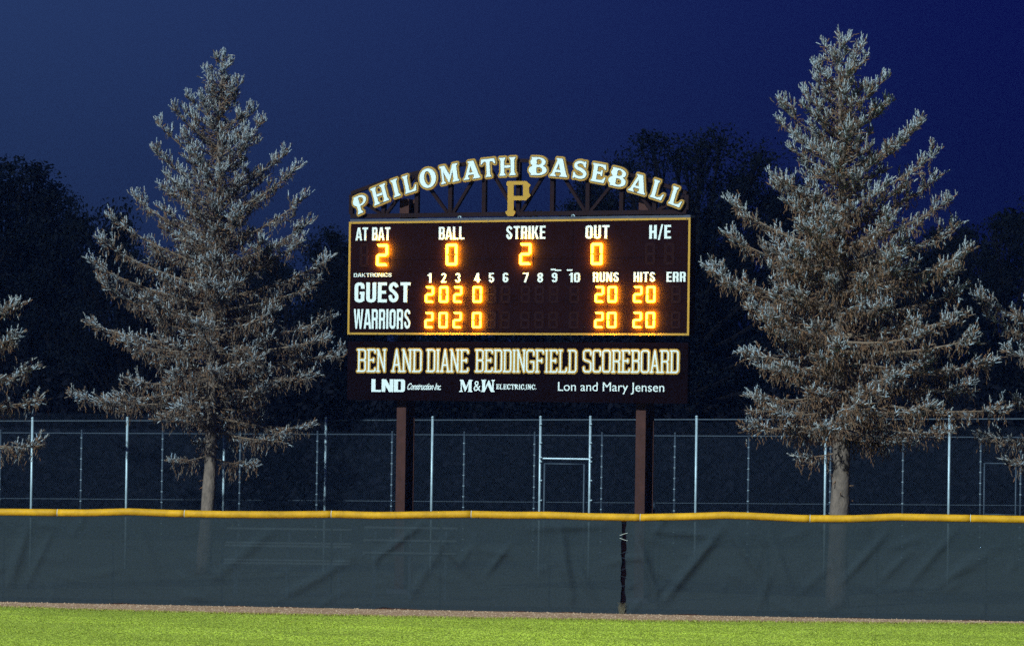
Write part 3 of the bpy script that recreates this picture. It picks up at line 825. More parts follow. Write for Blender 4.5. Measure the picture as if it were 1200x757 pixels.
# arched name over the cabinet : two contour-cut panels
def arch_word(items, yback=0.02):
    allw = []; faces = []
    for ch, cx, cy, w, k in items:
        ops, gw = glyph(ch)
        slope = 2*k*(cx-611)*math.cos(TH); be = -math.atan(slope)
        X, Z = bp(cx, cy, yback); h = 21.2*PXM*(130/130); wd = w*.93*PXM/math.cos(TH)
        if ch == 'O': h *= 1.06
        c, s = math.cos(be), math.sin(be)
        def tr(p): 
            x = (p[0]/gw-.5)*wd; z = (p[1]-.5)*h
            return (X+x*c-z*s, Z+x*s+z*c)
        V, Tt = region([(q, [tr(p) for p in poly]) for q, poly in ops])
        faces.append((V, Tt)); allw.append((V, Tt))
    ops = []
    for V, Tt in allw: ops += grow(V, Tt, 2.75*PXM, 4)
    V, Tt = region(ops)
    p = plate(V, Tt, yback-.05, yback).build('name_panel', M['goldedge'], board)
    ops = []
    for V, Tt in allw: ops += grow(V, Tt, 2.2*PXM, 4)
    V, Tt = region(ops); plate(V, Tt, yback-.056, yback-.051).build('gold_line', M['gold'], p)
    ops = []
    for V, Tt in allw: ops += grow(V, Tt, .85*PXM, 4)
    V, Tt = region(ops); plate(V, Tt, yback-.062, yback-.057).build('grey_line', M['grey'], p)
    for V, Tt in faces: plate(V, Tt, yback-.072, yback-.063).build('letter', M['white'], p)
kl, kr = .00118, .00110
arch_word([('P',425.0,239.0,16.0,kl),('H',446.5,228.2,20.5,kl),('I',465.3,220.6,10.5,kl),('L',481.6,215.4,16.0,kl),('O',502.8,209.2,21.5,kl),('M',527.9,204.0,24.5,kl),('A',553.9,199.6,20.5,kl),('T',573.6,197.2,18.5,kl),('H',596.2,195.5,21.0,kl)])
arch_word([('B',633.2,195.3,20.3,kr),('A',656.8,196.7,21.0,kr),('S',680.8,199.4,17.8,kr),('E',703.4,203.2,18.2,kr),('B',726.8,208.6,19.5,kr),('A',749.6,215.6,20.5,kr),('L',772.9,223.0,16.0,kr),('L',794.6,231.0,15.8,kr)])

# gold gothic emblem
EP = [(594.0,213.6),(595.6,212.5),(617.0,212.5),(619.2,214.6),(622.0,217.0),(620.2,220.4),(620.2,226.2),(622.0,229.6),(619.0,232.3),(616.6,235.0),(602.2,235.0),(602.2,246.8),(604.2,248.2),(603.6,250.6),(601.6,253.4),(595.4,253.4),(593.2,250.8),(592.6,248.2),(594.9,246.8),(595.3,219.0),(593.6,216.6)]
EH = [(602.2,216.8),(613.2,216.8),(613.2,229.9),(602.2,229.9)]
V, Tt = region([(True, [bp(x, y, -.03) for x, y in EP]), (False, [bp(x, y, -.03) for x, y in EH])])
plate(V, Tt, -.045, -.02).build('emblem', M['gold'], board)

# truss behind the name
ty = .14
zb_ = (bp(412, 252.5, ty)[1]+bp(806, 249.5, ty)[1])/2 
xa, xb = bp(412, 240, ty)[0], bp(805.5, 240, ty)[0]
mb = MB(); mb.bar((xa, ty, zb_), (xb, ty, zb_), .12, .12); mb.build('truss_chord', M['truss'], board)
def topy(px): return 188.5+.00099*(px-609)**2
NP = [412.5, 450.5, 489.5, 529, 568.5, 608.5, 648.5, 690, 729.5, 768, 805.5]
TP = [bp(p, topy(p), ty) for p in NP]
fine = [bp(p, topy(p), ty) for p in np.linspace(412.5, 805.5, 25)]
mb = MB()
for a, b in zip(fine, fine[1:]): mb.bar((a[0], ty, a[1]), (b[0]+.004, ty, b[1]), .10, .11)
mb.build('truss_chord', M['truss'], board)
for i, (x, z) in enumerate(TP):
    mb = MB(); mb.bar((x, ty, zb_+.06), (x, ty, z-.045), .13 if i in (0, 10) else .125, .10); mb.build('truss_member', M['truss'], board)
for i in range(1, 10, 2):
    for j in (i-1, i+1):
        x0, x1 = TP[i][0], TP[j][0]; sg = 1 if x1 > x0 else -1
        mb = MB(); mb.bar((x0+sg*.10, ty, zb_+.06), (x1-sg*.09, ty, TP[j][1]-.07), .085, .08); mb.build('truss_member', M['truss'], board)
# wide-flange posts running up behind cabinet and truss
PW, PD = .305, .46
for pxl, pxr in ((463.9, 474.6), (744.4, 755.6)):
    xc = (bp(pxl, 560, .30)[0]+bp(pxr, 560, .30)[0])/2
    y0 = .30; zt_ = bp(480, 233, .3)[1]
    mb = MB(); mb.box((xc-PW/2, y0, 0), (xc+PW/2, y0+.025, zt_)); mb.build('post_flange', M['steel'], board)
    mb = MB(); mb.box((xc-PW/2, y0+PD-.025, 0), (xc+PW/2, y0+PD, zt_)); mb.build('post_flange', M['steel'], board)
    mb = MB(); mb.box((xc-.011, y0+.0255, 0), (xc+.011, y0+PD-.0255, zt_)); mb.build('post_web', M['steel'], board)
    mb = MB(); mb.box((xc-.35, y0-.1, -.01), (xc+.35, y0+PD+.1, .12)); mb.build('footing', M['flash'], board)
    for zc in (zB+.25, zT-.25):
        mb = MB(); mb.box((xc-.22, CD, zc-.05), (xc+.22, y0-.001, zc+.05)); mb.build('mounting_bracket', M['steel'], board)

# ================================================================== BACK CHAIN-LINK FENCES
def back_fence(name, label, Yl, Yr, posts, ztop, topfix, m, rad, wirem, mid, beads=False, group=None):
    pL = at_y(-120, 600, Yl); pR = at_y(1320, 600, Yr)
    k = (pR.y-pL.y)/(pR.x-pL.x); an = math.atan(k); cen = Vector(((pL.x+pR.x)/2, (pL.y+pR.y)/2, 0))
    root = empty(name, cen, an); tag(root, label, 'fence')
    ux = Vector((math.cos(an), math.sin(an), 0))
    def loc(px, py=560):
        o, d = ray(px, py); t = (pL.y+k*(o.x-pL.x)-o.y)/(d.y-k*d.x); p = o+d*t; return (p-cen).dot(ux), p.z
    s0, s1 = (pL-cen).dot(ux), (pR-cen).dot(ux)
    zt = lambda px: loc(px, topfix(px))[1]
    for px in posts:
        s, z = loc(px)
        mb = MB(); h = zt(px); mb.tube([(s,0,0),(s,0,h+.05)], rad, 10)
        mb.tube([(s,0,h+.05),(s,0,h+.09),(s,0,h+.11)], [rad*1.25, rad*1.1, rad*.3], 10)
        p = mb.build('post', M[m], root, smooth=True)
        if beads:
            mb = MB()
            for j in range(int(h/.38)): mb.tube([(s,-.004,.2+j*.38),(s,-.004,.23+j*.38)], rad*1.22, 8)
            mb.build('tension_band', M['galv'], p)
    lin = np.linspace(-115, 1315, 12)
    mb = MB(); mb.tube([(loc(p)[0], .03, zt(p)-.02) for p in lin], .024, 8); mb.build('top_rail', M['galv2'], root, smooth=True)
    mb = MB(); mb.tube([(loc(p)[0], .03, loc(p, mid+ROLL*(p-600)*.5)[1]) for p in lin], .014, 6); mb.build('mid_rail', M['galv2'], root, smooth=True)
    zc = zt(600)
    c = chain(s0, s1, .05, lambda s: zc, root, y=-.02, pitch=.075, r=.0024, m=wirem)
    tag(c, kind='stuff')
    return root, loc, zt
f1, loc1, zt1 = back_fence('tall_chain_link_fence', 'nearer tall galvanised chain-link fence with bright posts and a narrow gate, behind the scoreboard', 152, 144,
    [-75, 37, 148.3, 262, 381, 506, 632.6, 691, 815.5, 967, 1112, 1270], 5, lambda px: 492.6 - (px)*.0021, 'galv', .040, 'wire', 588)
f2, loc2, zt2 = back_fence('dim_chain_link_fence', 'farther weathered chain-link fence with dull banded posts, behind the bright one', 172, 166,
    [-95, 0, 95, 190, 281, 371.5, 459, 543.5, 626, 705, 790.5, 877, 973, 1058, 1149, 1196, 1290], 4.4, lambda px: 506.5+.0045*px, 'galv2', .036, 'wire', 606, beads=True)
# gate in the near fence between the two taller posts
def gate(loc, zt, root, a, b, ytop, m='galv'):
    s0, s1 = loc(a)[0], loc(b)[0]; z = loc((a+b)/2, ytop)[1]
    g = MB(); g.tube([(s0,-.03,.1),(s0,-.03,z)], .03, 8); g.tube([(s1,-.03,.1),(s1,-.03,z)], .03, 8)
    g.tube([(s0-.02,-.03,z),(s1+.02,-.03,z)], .024, 8); g.tube([(s0,-.03,.25),(s1,-.03,.25)], .024, 8); g.tube([(s0,-.03,z*.5),(s1,-.03,z*.5)], .02, 8)
    o = g.build('gate_frame', M[m], root, smooth=True)
    return s0, s1, z
s0, s1, z = gate(loc1, zt1, f1, 638.2, 684.6, 543.6, 'galv2')
mb = MB(); mb.tube([(loc1(634)[0], 0, loc1(660, 537.5)[1]), (loc1(690)[0], 0, loc1(660, 537.5)[1])], .03, 8); mb.build('transom', M['galv'], f1)
for px in (634.6, 693.2):
    for py in (497, 519, 536, 541, 563, 586):
        s, zz = loc1(px, py); mb = MB(); mb.tube([(s-.05,-.05,zz-.02),(s+.03,-.06,zz+.01)], .022, 6); mb.build('hinge', M['galv'], f1)
gate(loc2, zt2, f2, 1153.5, 1190.5, 543, 'galv2')
# short stub post by the right scoreboard post
p = at_y(766, 600, 136); mb = MB(); zz = at_y(766, 589, 136).z
mb.tube([(0,0,0),(0,0,zz)], .045, 10); mb.tube([(0,0,zz),(0,0,zz+.04)], [.055,.03], 10)
st = mb.build('stub_post', M['galv2'], smooth=True); st.location = (p.x, 136, 0); tag(st, 'short grey pipe post beside the right scoreboard post', 'post')

# aluminium bleacher standing behind the windscreen, seen faintly through it
def bleacher(px0, px1, Y, zs, lab):
    a = at_y(px0, 640, Y).x; b = at_y(px1, 640, Y).x; root = empty('bleacher', ((a+b)/2, Y, 0), 0)
    tag(root, lab, 'bleacher')
    h = (b-a)/2
    for i, z in enumerate(zs):
        mb = MB(); mb.box((-h, i*.6, z-.05), (h, i*.6+.26, z)); mb.build('bench_plank', M['alu'], root)
        if i:
            mb = MB(); mb.box((-h, i*.6-.28, z-.42), (h, i*.6-.03, z-.38)); mb.build('foot_plank', M['alu'], root)
    for x in (-h+.3, 0, h-.3):
        mb = MB()
        for i, z in enumerate(zs): mb.box((x-.03, i*.6+.1, 0), (x+.03, i*.6+.15, z-.051))
        mb.build('support_frame', M['galv2'], root)
bleacher(262, 410, 128.0, [.95, 1.40, 1.85], 'dim aluminium bleacher seen through the windscreen, the left one by the spruce')
bleacher(425, 535, 127.0, [1.30, 1.62, 1.95], 'dim aluminium bleacher seen through the windscreen, the right one by the scoreboard post')

# ================================================================== SPRUCES
def tuft_template(k, seed):
    """a needle-covered shoot along +z, unit length, unit radius: core spindle + needle spikes (triangles)"""
    r_ = np.random.default_rng(seed); V = []; F = []
    prof = [(0, .20), (.35, .46), (.8, .34)]
    for z, r in prof:
        for i in range(4): a = 2*math.pi*i/4+z*2; V.append((r*math.cos(a), r*math.sin(a), z))
    V.append((0, 0, 1.0))
    for j in range(2):
        for i in range(4):
            a, b, c, d = j*4+i, j*4+(i+1) % 4, (j+1)*4+(i+1) % 4, (j+1)*4+i
            F += [(a, b, c), (a, c, d)]
    for i in range(4): F.append((8+i, 8+(i+1) % 4, 12))
    for i in range(k):
        a = r_.uniform(0, 6.28); z = r_.uniform(0, .8); o = len(V); w = .10
        V += [(.3*math.cos(a-w*2), .3*math.sin(a-w*2), z), (.3*math.cos(a+w*2), .3*math.sin(a+w*2), z), (1.5*math.cos(a), 1.5*math.sin(a), z+.30)]
        F.append((o, o+1, o+2))
    return np.array(V), np.array(F)
TUFT = [tuft_template(16, s) for s in (1, 2, 3)]

def tufts_mesh(name, P, D, Ln, Rd, K, parent):
    P = np.array(P); D = np.array(D); D /= np.linalg.norm(D, axis=1)[:,None]; Ln = np.array(Ln); Rd = np.array(Rd); K = np.array(K)
    N = len(P)
    up = np.where(np.abs(D[:,2:3]) > .9, np.array([[1.,0,0]]), np.array([[0,0,1.]]))
    A = np.cross(D, up); A /= np.linalg.norm(A, axis=1)[:,None]; B = np.cross(D, A)
    VV = []; FF = []; MM = []; TT = []; off = 0
    which = rng.integers(0, 3, N)
    shade = rng.uniform(.65, 1.3, N); warm = rng.normal(0, .07, N)
    for w in range(3):
        idx = np.where(which == w)[0]
        if not len(idx): continue
        tv, tf = TUFT[w]
        v = (P[idx][:,None] + A[idx][:,None]*(tv[None,:,0:1]*Rd[idx][:,None,None]) + B[idx][:,None]*(tv[None,:,1:2]*Rd[idx][:,None,None])
             + D[idx][:,None]*(tv[None,:,2:3]*Ln[idx][:,None,None]))
        f = tf[None] + (np.arange(len(idx))*len(tv))[:,None,None] + off
        VV.append(v.reshape(-1,3)); FF.append(f.reshape(-1,3)); MM.append(np.repeat(K[idx], len(tf)))
        t = np.ones((len(idx), len(tv), 4)); sh = shade[idx][:,None]
        t[:,:,0] = sh*(1+warm[idx][:,None]); t[:,:,1] = sh; t[:,:,2] = sh*(1-warm[idx][:,None]); TT.append(t.reshape(-1,4))
        off += len(idx)*len(tv)
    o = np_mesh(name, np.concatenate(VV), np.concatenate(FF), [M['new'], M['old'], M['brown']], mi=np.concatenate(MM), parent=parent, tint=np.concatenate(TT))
    return tag(o, kind='stuff')

def spruce(label, Y, base_px, top_px, tips, r_base, nfill, seed, brownness=.5, low=.16, posture=1.0):
    r = random.Random(seed)
    b = on_px = at_y(base_px[0], base_px[1], Y); base = Vector((b.x, Y, 0))
    # carry the trunk's foot down to the ground along its lean
    top = at_y(top_px[0], top_px[1], Y); top.y = Y
    lean = (top.x-b.x)/(top.z-b.z); base.x = b.x - lean*b.z
    H = top.z
    root = empty('spruce_tree', base); tag(root, label, 'spruce tree', 'silvery spruces behind the outfield fence')
    def axis(z): return Vector((lean*z + .05*math.sin(z*.9+seed), .05*math.sin(z*.7+seed*2), z))
    # trunk
    mb = MB(); zs = np.linspace(0, H, 26)
    mb.tube([axis(z) for z in zs], [max(.012, r_base*(1-z/H)**.85*(1+.06*math.sin(z*3.1))+(.10*r_base if z < .3 else 0)) for z in zs], 12)
    mb.build('trunk', M['bark_s'], root, smooth=True)
    # boughs
    tl = []
    for tx, ty_ in tips:
        p = at_y(tx, ty_, Y); tl.append((p.x-base.x-lean*p.z, p.z))
    prof = sorted([(z, abs(dx)) for dx, z in tl]); pz = [z for z, d in prof] + [H]; pd = [d for z, d in prof] + [.05]
    def radius(z): return float(np.interp(z, pz, pd))
    def k01(t):
        k1 = float(np.interp(t, [0,.3,.6,.85,1], [.16,.15,.16,.20,.2]))
        return float(np.interp(t, [0,.25,.36,.5,.74,.88,1], [-.30,-.12,-.02,.20,.58,.78,1.2]))*posture + (posture-1)*.25 - k1, k1
    P=[]; D=[]; Ln=[]; Rd=[]; K=[]
    def tuft(p, d, l, rad, k): P.append(tuple(p)); D.append(tuple(d)); Ln.append(l); Rd.append(rad); K.append(k)
    boughs = []
    for dx, z in tl:
        t = z/H; k0, k1 = k01(t); az = (0 if dx > 0 else math.pi) + r.uniform(-.35, .35)
        L = abs(dx)/math.cos(az if dx > 0 else az-math.pi); z0 = z - L*(k0+k1)
        boughs.append((az, L, z0, k0, k1, 1.0))
    for i in range(nfill):
        t = low + (.985-low)*((i+.5)/nfill)**.92; z = t*H
        az = (i*2.39996+r.uniform(-.4,.4)) % (2*math.pi); k0, k1 = k01(t)
        k0 += r.uniform(-.10,.12)
        rr = radius(z)*(.62+.38*abs(math.sin(az)))
        L = max(.12, rr*r.choice((.45,.7,.8,.9,.95))*r.uniform(.9,1.05)); boughs.append((az, L, z-L*(k0+k1)*.6, k0, k1, .9))
    for i in range(int(nfill*1.0)):        # shorter inner boughs, mostly bare of new growth
        t = low + (.93-low)*((i+.5)/nfill); z = t*H; az = (i*2.39996+1.1+r.uniform(-.5,.5)) % (2*math.pi); k0, k1 = k01(t)
        L = max(.15, radius(z)*r.uniform(.30, .66)); boughs.append((az, L, z-L*(k0+k1)*.6, k0+r.uniform(-.15,.1), k1, .3))
    for az, L, z0, k0, k1, den in boughs:
        z0 = max(1.4, min(H-.15, z0)); t = z0/H
        wob = r.uniform(-.12,.12)
        def pt(s): 
            a = az+wob*s
            return axis(z0) + Vector((math.cos(a)*L*s, math.sin(a)*L*s, L*(k0*s+k1*s**2.5)))
        pts = [pt(s) for s in np.linspace(0, 1, 7)]
        mb = MB(); rb = .010+.013*L
        mb.tube(pts, [rb*(1-s*.85) for s in np.linspace(0,1,7)], 5, cap=False); mb.build('branch', M['twig'], root, smooth=True)
        def lobe(e, d0, size, pale, n):
            """fan of short shoots at a bough or twig end, tips turned up like candles"""
            up = .12+.62*min(1, max(0, (t-.35)/.5))
            for _ in range(n):
                d = (d0*.8+Vector((r.uniform(-.75,.75), r.uniform(-.75,.75), r.uniform(-.15,.5)+up*.45))).normalized()
                l = size*r.uniform(.35, 1.0); m_ = max(1, int(l/.075)); q0 = e - d0*size*.45
                for j in range(m_+1):
                    q = q0 + d*l*j/m_
                    last = j >= m_-1
                    dd = d+Vector((r.uniform(-.8,.8), r.uniform(-.8,.8), r.uniform(-.2,.6)+(.6*up if last else 0)))
                    k = 0 if r.random() < (pale if last else pale*.62) else (2 if r.random() < brownness*(1-.6*t) else 1)
                    tuft(q, dd, r.uniform(.10,.16), r.uniform(.030,.043), k)
                if r.random() < up*.8: tuft(q0+d*l, Vector((r.uniform(-.2,.2), r.uniform(-.2,.2), 1)), r.uniform(.14,.22), r.uniform(.030,.040), 0)
        def drape(q, hl, pale=.06):
            m_ = max(1, int(hl/.085)); sw = (r.uniform(-.05,.05), r.uniform(-.05,.05))
            for j in range(m_):
                k = 0 if r.random() < pale else (2 if r.random() < brownness else 1)
                tuft(q+Vector((sw[0]*j+r.uniform(-.02,.02), sw[1]*j+r.uniform(-.02,.02), -j*.085)), (r.uniform(-.5,.5), r.uniform(-.5,.5), -1), r.uniform(.10,.16), r.uniform(.018,.030), k)
        ph = r.uniform(0, 6.28)
        s = .12 if t > .6 else .20; side = 1; step = .095/max(L, .3)
        while s < .93:
            p = pt(s); tan = (pt(min(1, s+.02))-pt(s-.02)).normalized(); sd_ = Vector((-math.sin(az), math.cos(az), 0))*side
            mod = .72+.42*math.sin(s*L*4.1+ph)
            reach = (0.22+.62*min(1, s*2.6)*(1-s)**.45)*min(1.15, .42+.27*L)*mod
            d = (tan*r.uniform(.5,.95)+sd_*r.uniform(.5,1.1)+Vector((0,0,r.uniform(-.35,.10) if t < .65 else r.uniform(-.1,.45)))).normalized()
            l = reach*r.uniform(.6, 1.15); n = max(1, int(l/.09))
            for j in range(n+1):
                if s < .3 and r.random() < .2: continue
                q = p + d*l*(j/n) + Vector((0,0,-.12*(l*j/n)**2 + r.uniform(-.02,.02)))
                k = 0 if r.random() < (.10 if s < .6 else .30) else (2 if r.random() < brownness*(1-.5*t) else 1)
                tuft(q, d*.8+Vector((r.uniform(-.8,.8), r.uniform(-.8,.8), r.uniform(-.55,.45))), r.uniform(.10,.17), r.uniform(.026,.040), k)
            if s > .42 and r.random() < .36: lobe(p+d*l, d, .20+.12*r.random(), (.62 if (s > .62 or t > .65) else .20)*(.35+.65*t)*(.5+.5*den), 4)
            if r.random() < (.95 if t < .72 else .35):
                for _ in range(1 if t > .68 else 3): drape(p+d*l*r.uniform(0,.95), r.uniform(.12,.72)*(1.25-.75*t)*(1-.4*s))
            side = -side; s += step*r.uniform(.7,1.35)
        tan = (pt(1.0)-pt(.93)).normalized()
        size = min(.50, .16+.13*L)
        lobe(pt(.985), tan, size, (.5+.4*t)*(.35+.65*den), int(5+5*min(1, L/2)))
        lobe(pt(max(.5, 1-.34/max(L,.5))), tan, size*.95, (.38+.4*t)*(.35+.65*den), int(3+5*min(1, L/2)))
    # leader
    for j in range(26):
        z = H - .12 - .9*j/26; q = axis(z)
        a = r.uniform(0, 6.28); tuft(q, (math.cos(a)*.8, math.sin(a)*.8, .9), .10+.10*j/26, .03, 0 if r.random() < .8 else 1)
    tuft(axis(H-.22), (0,0,1), .26, .022, 0)
    # stubs and short sprays on the lower trunk
    for j in range(900):
        z = 2.6+(H*.93-2.6)*r.random(); a = r.uniform(0, 6.28); q = axis(z)+Vector((math.cos(a), math.sin(a), 0))*r_base*(1-z/H)*.9
        q += Vector((math.cos(a), math.sin(a), 0))*r.uniform(0, .6)*(1-z/H*.75)*(0 if z < 4.3 else 1)
        if z < 4.3 and r.random() < .9: continue
        tuft(q, (math.cos(a)*.7, math.sin(a)*.7, r.uniform(-.9,.5)), r.uniform(.14,.28), .036, 2 if r.random() < brownness+.1 else 1)
    tufts_mesh('crown', P, D, Ln, Rd, K, root)
    return len(P)

LT = [(242,83),(222,113),(204,127),(184,143),(181,177),(194,205),(149,226),(129,254),(115,280),(109,307),(119,328),(136,345),(94,375),(147,400),(147,445),(75,463),(120,470),(196,540),
      (284,97),(301,129),(311,145),(290,150),(337,178),(349,197),(362,232),(366,262),(360,283),(392,303),(378,330),(390,371),(388,395),(407,411),(372,440),(366,500),(330,515),(300,545),(230,520)]
RT = [(954,77),(940,109),(911,123),(912,142),(929,163),(899,204),(915,235),(851,234),(855,274),(829,313),(843,326),(880,360),(873,411),(890,430),(879,465),(875,500),(930,535),
      (1014,52),(1018,68),(1037,93),(1042,119),(1079,143),(1060,165),(1097,178),(1104,205),(1113,234),(1123,262),(1140,293),(1120,315),(1137,337),(1130,370),(1148,395),(1168,423),(1150,450),(1182,478),(1113,506),(1040,520)]
cnt = spruce('silvery blue spruce left of the scoreboard, its long lower boughs sweeping toward the board', 146.5, (243, 597), (261.5, 56), LT, .235, 74, 11, brownness=.45, low=.29)
cnt += spruce('taller silvery spruce right of the scoreboard, with orange-brown hanging inner twigs', 126.5, (983.5, 601), (985.5, 37), RT, .30, 80, 23, brownness=.80, low=.29, posture=.90)
# the two spruces whose boughs reach in at the picture's edges
LE = [(25,357),(29,395),(42,432),(52,468),(60,521),(-8,300),(-30,240),(-15,330),(5,445)]
LE += [(-2*75-x, y) for x, y in LE]
cnt += spruce('spruce at the left edge, only its pale bough tips reaching into view', 129.0, (-78, 597), (-75, 120), LE, .22, 46, 31, brownness=.5, low=.26)
RE = [(1142,345),(1160,372),(1180,410),(1150,512),(1175,540),(1215,300),(1230,250),(1190,470)]
RE += [(2*1290-x, y) for x, y in RE]
cnt += spruce('spruce at the right edge, only its drooping bough tips reaching into view', 128.0, (1290, 603), (1290, 95), RE, .24, 46, 41, brownness=.4, low=.26)
print('tufts', cnt)

# ================================================================== WOODLAND BEHIND
def broadleaf(seed, H, Rr, trunk_h, nblob, leaves, leaf, airy=.5, tall=False):
    """returns (trunk mesh, crown mesh) of a big dark tree, foot at origin"""
    r = random.Random(seed); g = np.random.default_rng(seed)
    mb = MB()
    mb.tube([(0,0,-.1),(.1,0,trunk_h*.5),(0,.1,trunk_h),(.2,0,H*.60)], [H*.026, H*.021, H*.018, H*.008], 8)
    blobs = []
    for i in range(nblob):
        a = i*2.39996+r.uniform(-.3,.3); v = (i+.5)/nblob
        zz = trunk_h*.75 + (H*.95-trunk_h*.75)*v
        hz = (zz-trunk_h*.75)/(H-trunk_h*.75)
        env = Rr*(math.sin(math.pi*min(1,(hz*.82+.16)))**.6) if not tall else Rr*(1-hz*.75)
        q = env*math.sqrt(r.uniform(.15,1))
        c = Vector((q*math.cos(a), q*math.sin(a), zz)); br = Rr*r.uniform(.11,.24)
        blobs.append((c, br))
        s = Vector((0,0,min(zz*.75, trunk_h*.6+zz*.35))); mid = s.lerp(c, .5)+Vector((r.uniform(-.4,.4), r.uniform(-.4,.4), -.05*q))
        mb.tube([s, mid, c], [H*.009, H*.0055, H*.002], 5, cap=False)
        for _ in range(4):
            e = c+Vector((r.uniform(-1,1), r.uniform(-1,1), r.uniform(-.2,.7)))*br*.9
            mb.tube([mid.lerp(c, .6), e], [H*.0022, H*.0007], 3, cap=False)
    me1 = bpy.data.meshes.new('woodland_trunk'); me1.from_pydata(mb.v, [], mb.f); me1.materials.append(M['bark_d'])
    C = np.array([tuple(c) for c, b in blobs]); Bv = np.array([b for c, b in blobs])
    idx = g.integers(0, nblob, leaves)
    d = g.normal(0, 1, (leaves, 3)); d /= np.linalg.norm(d, axis=1)[:,None]
    rr = g.uniform(0, 1, leaves)**airy
    p = C[idx] + d*(rr*Bv[idx])[:,None]*np.array([1.25,1.25,.8])
    s = g.uniform(.5, 1.3, leaves)*leaf
    u = g.normal(0, 1, (leaves, 3)); u /= np.linalg.norm(u, axis=1)[:,None]
    w = np.cross(u, g.normal(0, 1, (leaves, 3))); w /= np.linalg.norm(w, axis=1)[:,None]
    V = np.stack([p-u*s[:,None], p+w*s[:,None]*.5, p+u*s[:,None], p-w*s[:,None]*.5], 1)
    t = np.ones((leaves, 4, 4)); t[:,:,:3] = g.uniform(.5,1.6,leaves)[:,None,None]
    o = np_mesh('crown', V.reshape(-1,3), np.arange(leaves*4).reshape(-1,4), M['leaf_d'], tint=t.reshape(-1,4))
    me2 = o.data; bpy.data.objects.remove(o)
    return me1, me2, H
VAR = [broadleaf(5, 17.5, 5.6, 6.5, 95, 30000, .085, .55), broadleaf(6, 14.0, 4.6, 3.0, 90, 42000, .070, 1.1), broadleaf(9, 15.0, 3.4, 2.5, 80, 34000, .075, 1.1, True), broadleaf(12, 12.0, 4.8, 1.6, 75, 34000, .11, .85)]
def wood_tree(var, px, topy, Y, label, wscale=1.0, rz=0.0, name='woodland_tree'):
    me1, me2, H = VAR[var]
    g = at_y(px, topy, Y); s = g.z/H
    root = empty(name, (g.x, Y, 0), rz); root.scale = (s*wscale, s*wscale, s)
    tag(root, label, 'tree', 'dark trees of the wood behind the fences')
    for nm, me in (('trunk', me1), ('crown', me2)):
        o = bpy.data.objects.new(nm, me); sc.collection.objects.link(o); o.parent = root
        if nm == 'crown': tag(o, kind='stuff')
wood_tree(0, 812, 138, 200, 'big dark tree with a lacy domed crown rising right of the scoreboard', 1.08, .4)
wood_tree(1, 742, 190, 206, 'dark tree with thin crown showing over the right end of the arched name', .82, 2.2)
wood_tree(3, 905, 205, 204, 'dark tree filling between the big domed tree and the right spruce', .75, 4.0)
wood_tree(2, 18, 170, 205, 'feathery dark tree at the left edge, tallest of the left wood', 1.25, 1.0)
wood_tree(2, 62, 205, 210, 'dark tree second from the left edge, with a ragged top', .9, 3.0)
wood_tree(3, 104, 236, 200, 'dark tree just left of the left spruce, lower than its neighbours', .7, 5.0)
wood_tree(1, 162, 286, 196, 'low dark tree behind the left boughs of the left spruce', 1.0, 0.3)
wood_tree(3, 262, 292, 206, 'low dark tree straight behind the left spruce', 1.2, 2.6)
wood_tree(1, 340, 288, 198, 'low dark tree behind the right boughs of the left spruce', 1.1, 5.4)
wood_tree(2, 398, 256, 208, 'narrow dark tree rising at the left end of the scoreboard', 1.1, 3.3)
wood_tree(3, 470, 286, 202, 'dark tree hidden mostly by the left half of the scoreboard', 1.1, 1.3)
wood_tree(1, 560, 268, 210, 'dark tree behind the middle of the scoreboard', 1.1, 2.9)
wood_tree(3, 650, 244, 204, 'dark tree whose top shows through the truss near the word over the right half', .95, 4.4)
wood_tree(2, 690, 214, 212, 'narrow dark tree showing through the right half of the truss', .9, 0.9)
wood_tree(1, 975, 262, 206, 'dark tree straight behind the right spruce', 1.0, 1.9)
wood_tree(3, 1050, 280, 200, 'low dark tree behind the right boughs of the right spruce', 1.0, 3.7)
wood_tree(2, 1110, 250, 208, 'narrow dark tree just right of the right spruce', .95, 5.1)
wood_tree(1, 1178, 240, 203, 'dark tree at the right edge of the wood', .9, 0.1)
wood_tree(3, 1262, 225, 206, 'dark tree beyond the right edge, half out of view', 1.0, 2.4)
wood_tree(1, -70, 170, 204, 'dark tree beyond the left edge, half out of view', 1.0, 2.0)

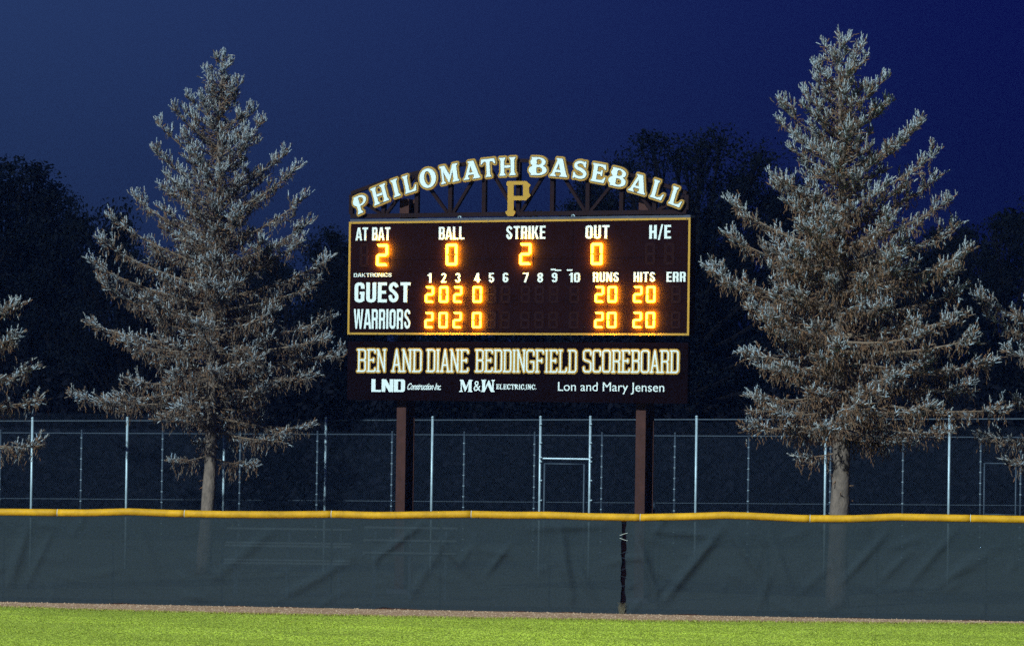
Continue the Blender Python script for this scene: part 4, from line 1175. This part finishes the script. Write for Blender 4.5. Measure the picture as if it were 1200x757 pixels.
# the wood's undergrowth: one dense leafy mass with an uneven top
def undergrowth():
    N = 150000; g = np.random.default_rng(77)
    x = g.uniform(-48, 48, N); y = g.uniform(184, 194, N)
    top = 6.0+1.2*np.sin(x*.5)+.8*np.sin(x*1.3+1)+.5*np.sin(x*3.1)+.4*np.sin(y*2+x)
    z = top*g.uniform(0, 1, N)**.8*np.clip(.5+(y-184)*.11, 0, 1)
    p = np.stack([x, y, z], 1); s = g.uniform(.08, .24, N)
    u = g.normal(0,1,(N,3)); u /= np.linalg.norm(u,axis=1)[:,None]; w = np.cross(u, g.normal(0,1,(N,3))); w /= np.linalg.norm(w,axis=1)[:,None]
    V = np.stack([p-u*s[:,None], p+w*s[:,None]*.5, p+u*s[:,None], p-w*s[:,None]*.5], 1)
    t = np.ones((N,4,4)); t[:,:,:3] = g.uniform(.5,1.6,N)[:,None,None]
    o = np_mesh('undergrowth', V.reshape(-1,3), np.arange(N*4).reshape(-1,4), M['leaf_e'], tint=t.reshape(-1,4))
    tag(o, 'dense dark undergrowth along the edge of the wood behind the fences', 'undergrowth', kind='stuff')
undergrowth()
mb = MB()     # rising wooded bank closing the view
P_ = []
nx = 200
for i in range(nx+1):
    x = -150+300*i/nx
    for (y, z) in ((188, -.1), (200, 4.2+.9*math.sin(x*.21)+.5*math.sin(x*.53)), (240, 6.5+.8*math.sin(x*.17+1)), (420, 4)): P_.append((x, y, z))
mb.add(P_, [(i*4+j, (i+1)*4+j, (i+1)*4+j+1, i*4+j+1) for i in range(nx) for j in range(3)])
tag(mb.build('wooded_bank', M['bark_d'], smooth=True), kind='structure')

# ================================================================== night air: thin haze lit by the field lights
mb = MB(); mb.box((-160, -8, -1.1), (160, 430, 24))
hz = mb.build('haze', bpy.data.materials.new('night_haze'))
hm = hz.data.materials[0]; hm.use_nodes = True; hn = hm.node_tree.nodes; hn.clear()
ho = hn.new('ShaderNodeOutputMaterial'); pv = hn.new('ShaderNodeVolumePrincipled')
pv.inputs['Color'].default_value = (0.17, 0.34, 0.95, 1); pv.inputs['Density'].default_value = 0.00016; pv.inputs['Anisotropy'].default_value = 0.2
hm.node_tree.links.new(pv.outputs[0], ho.inputs['Volume'])
tag(hz, 'thin blue night haze hanging over the field', 'haze', kind='stuff')
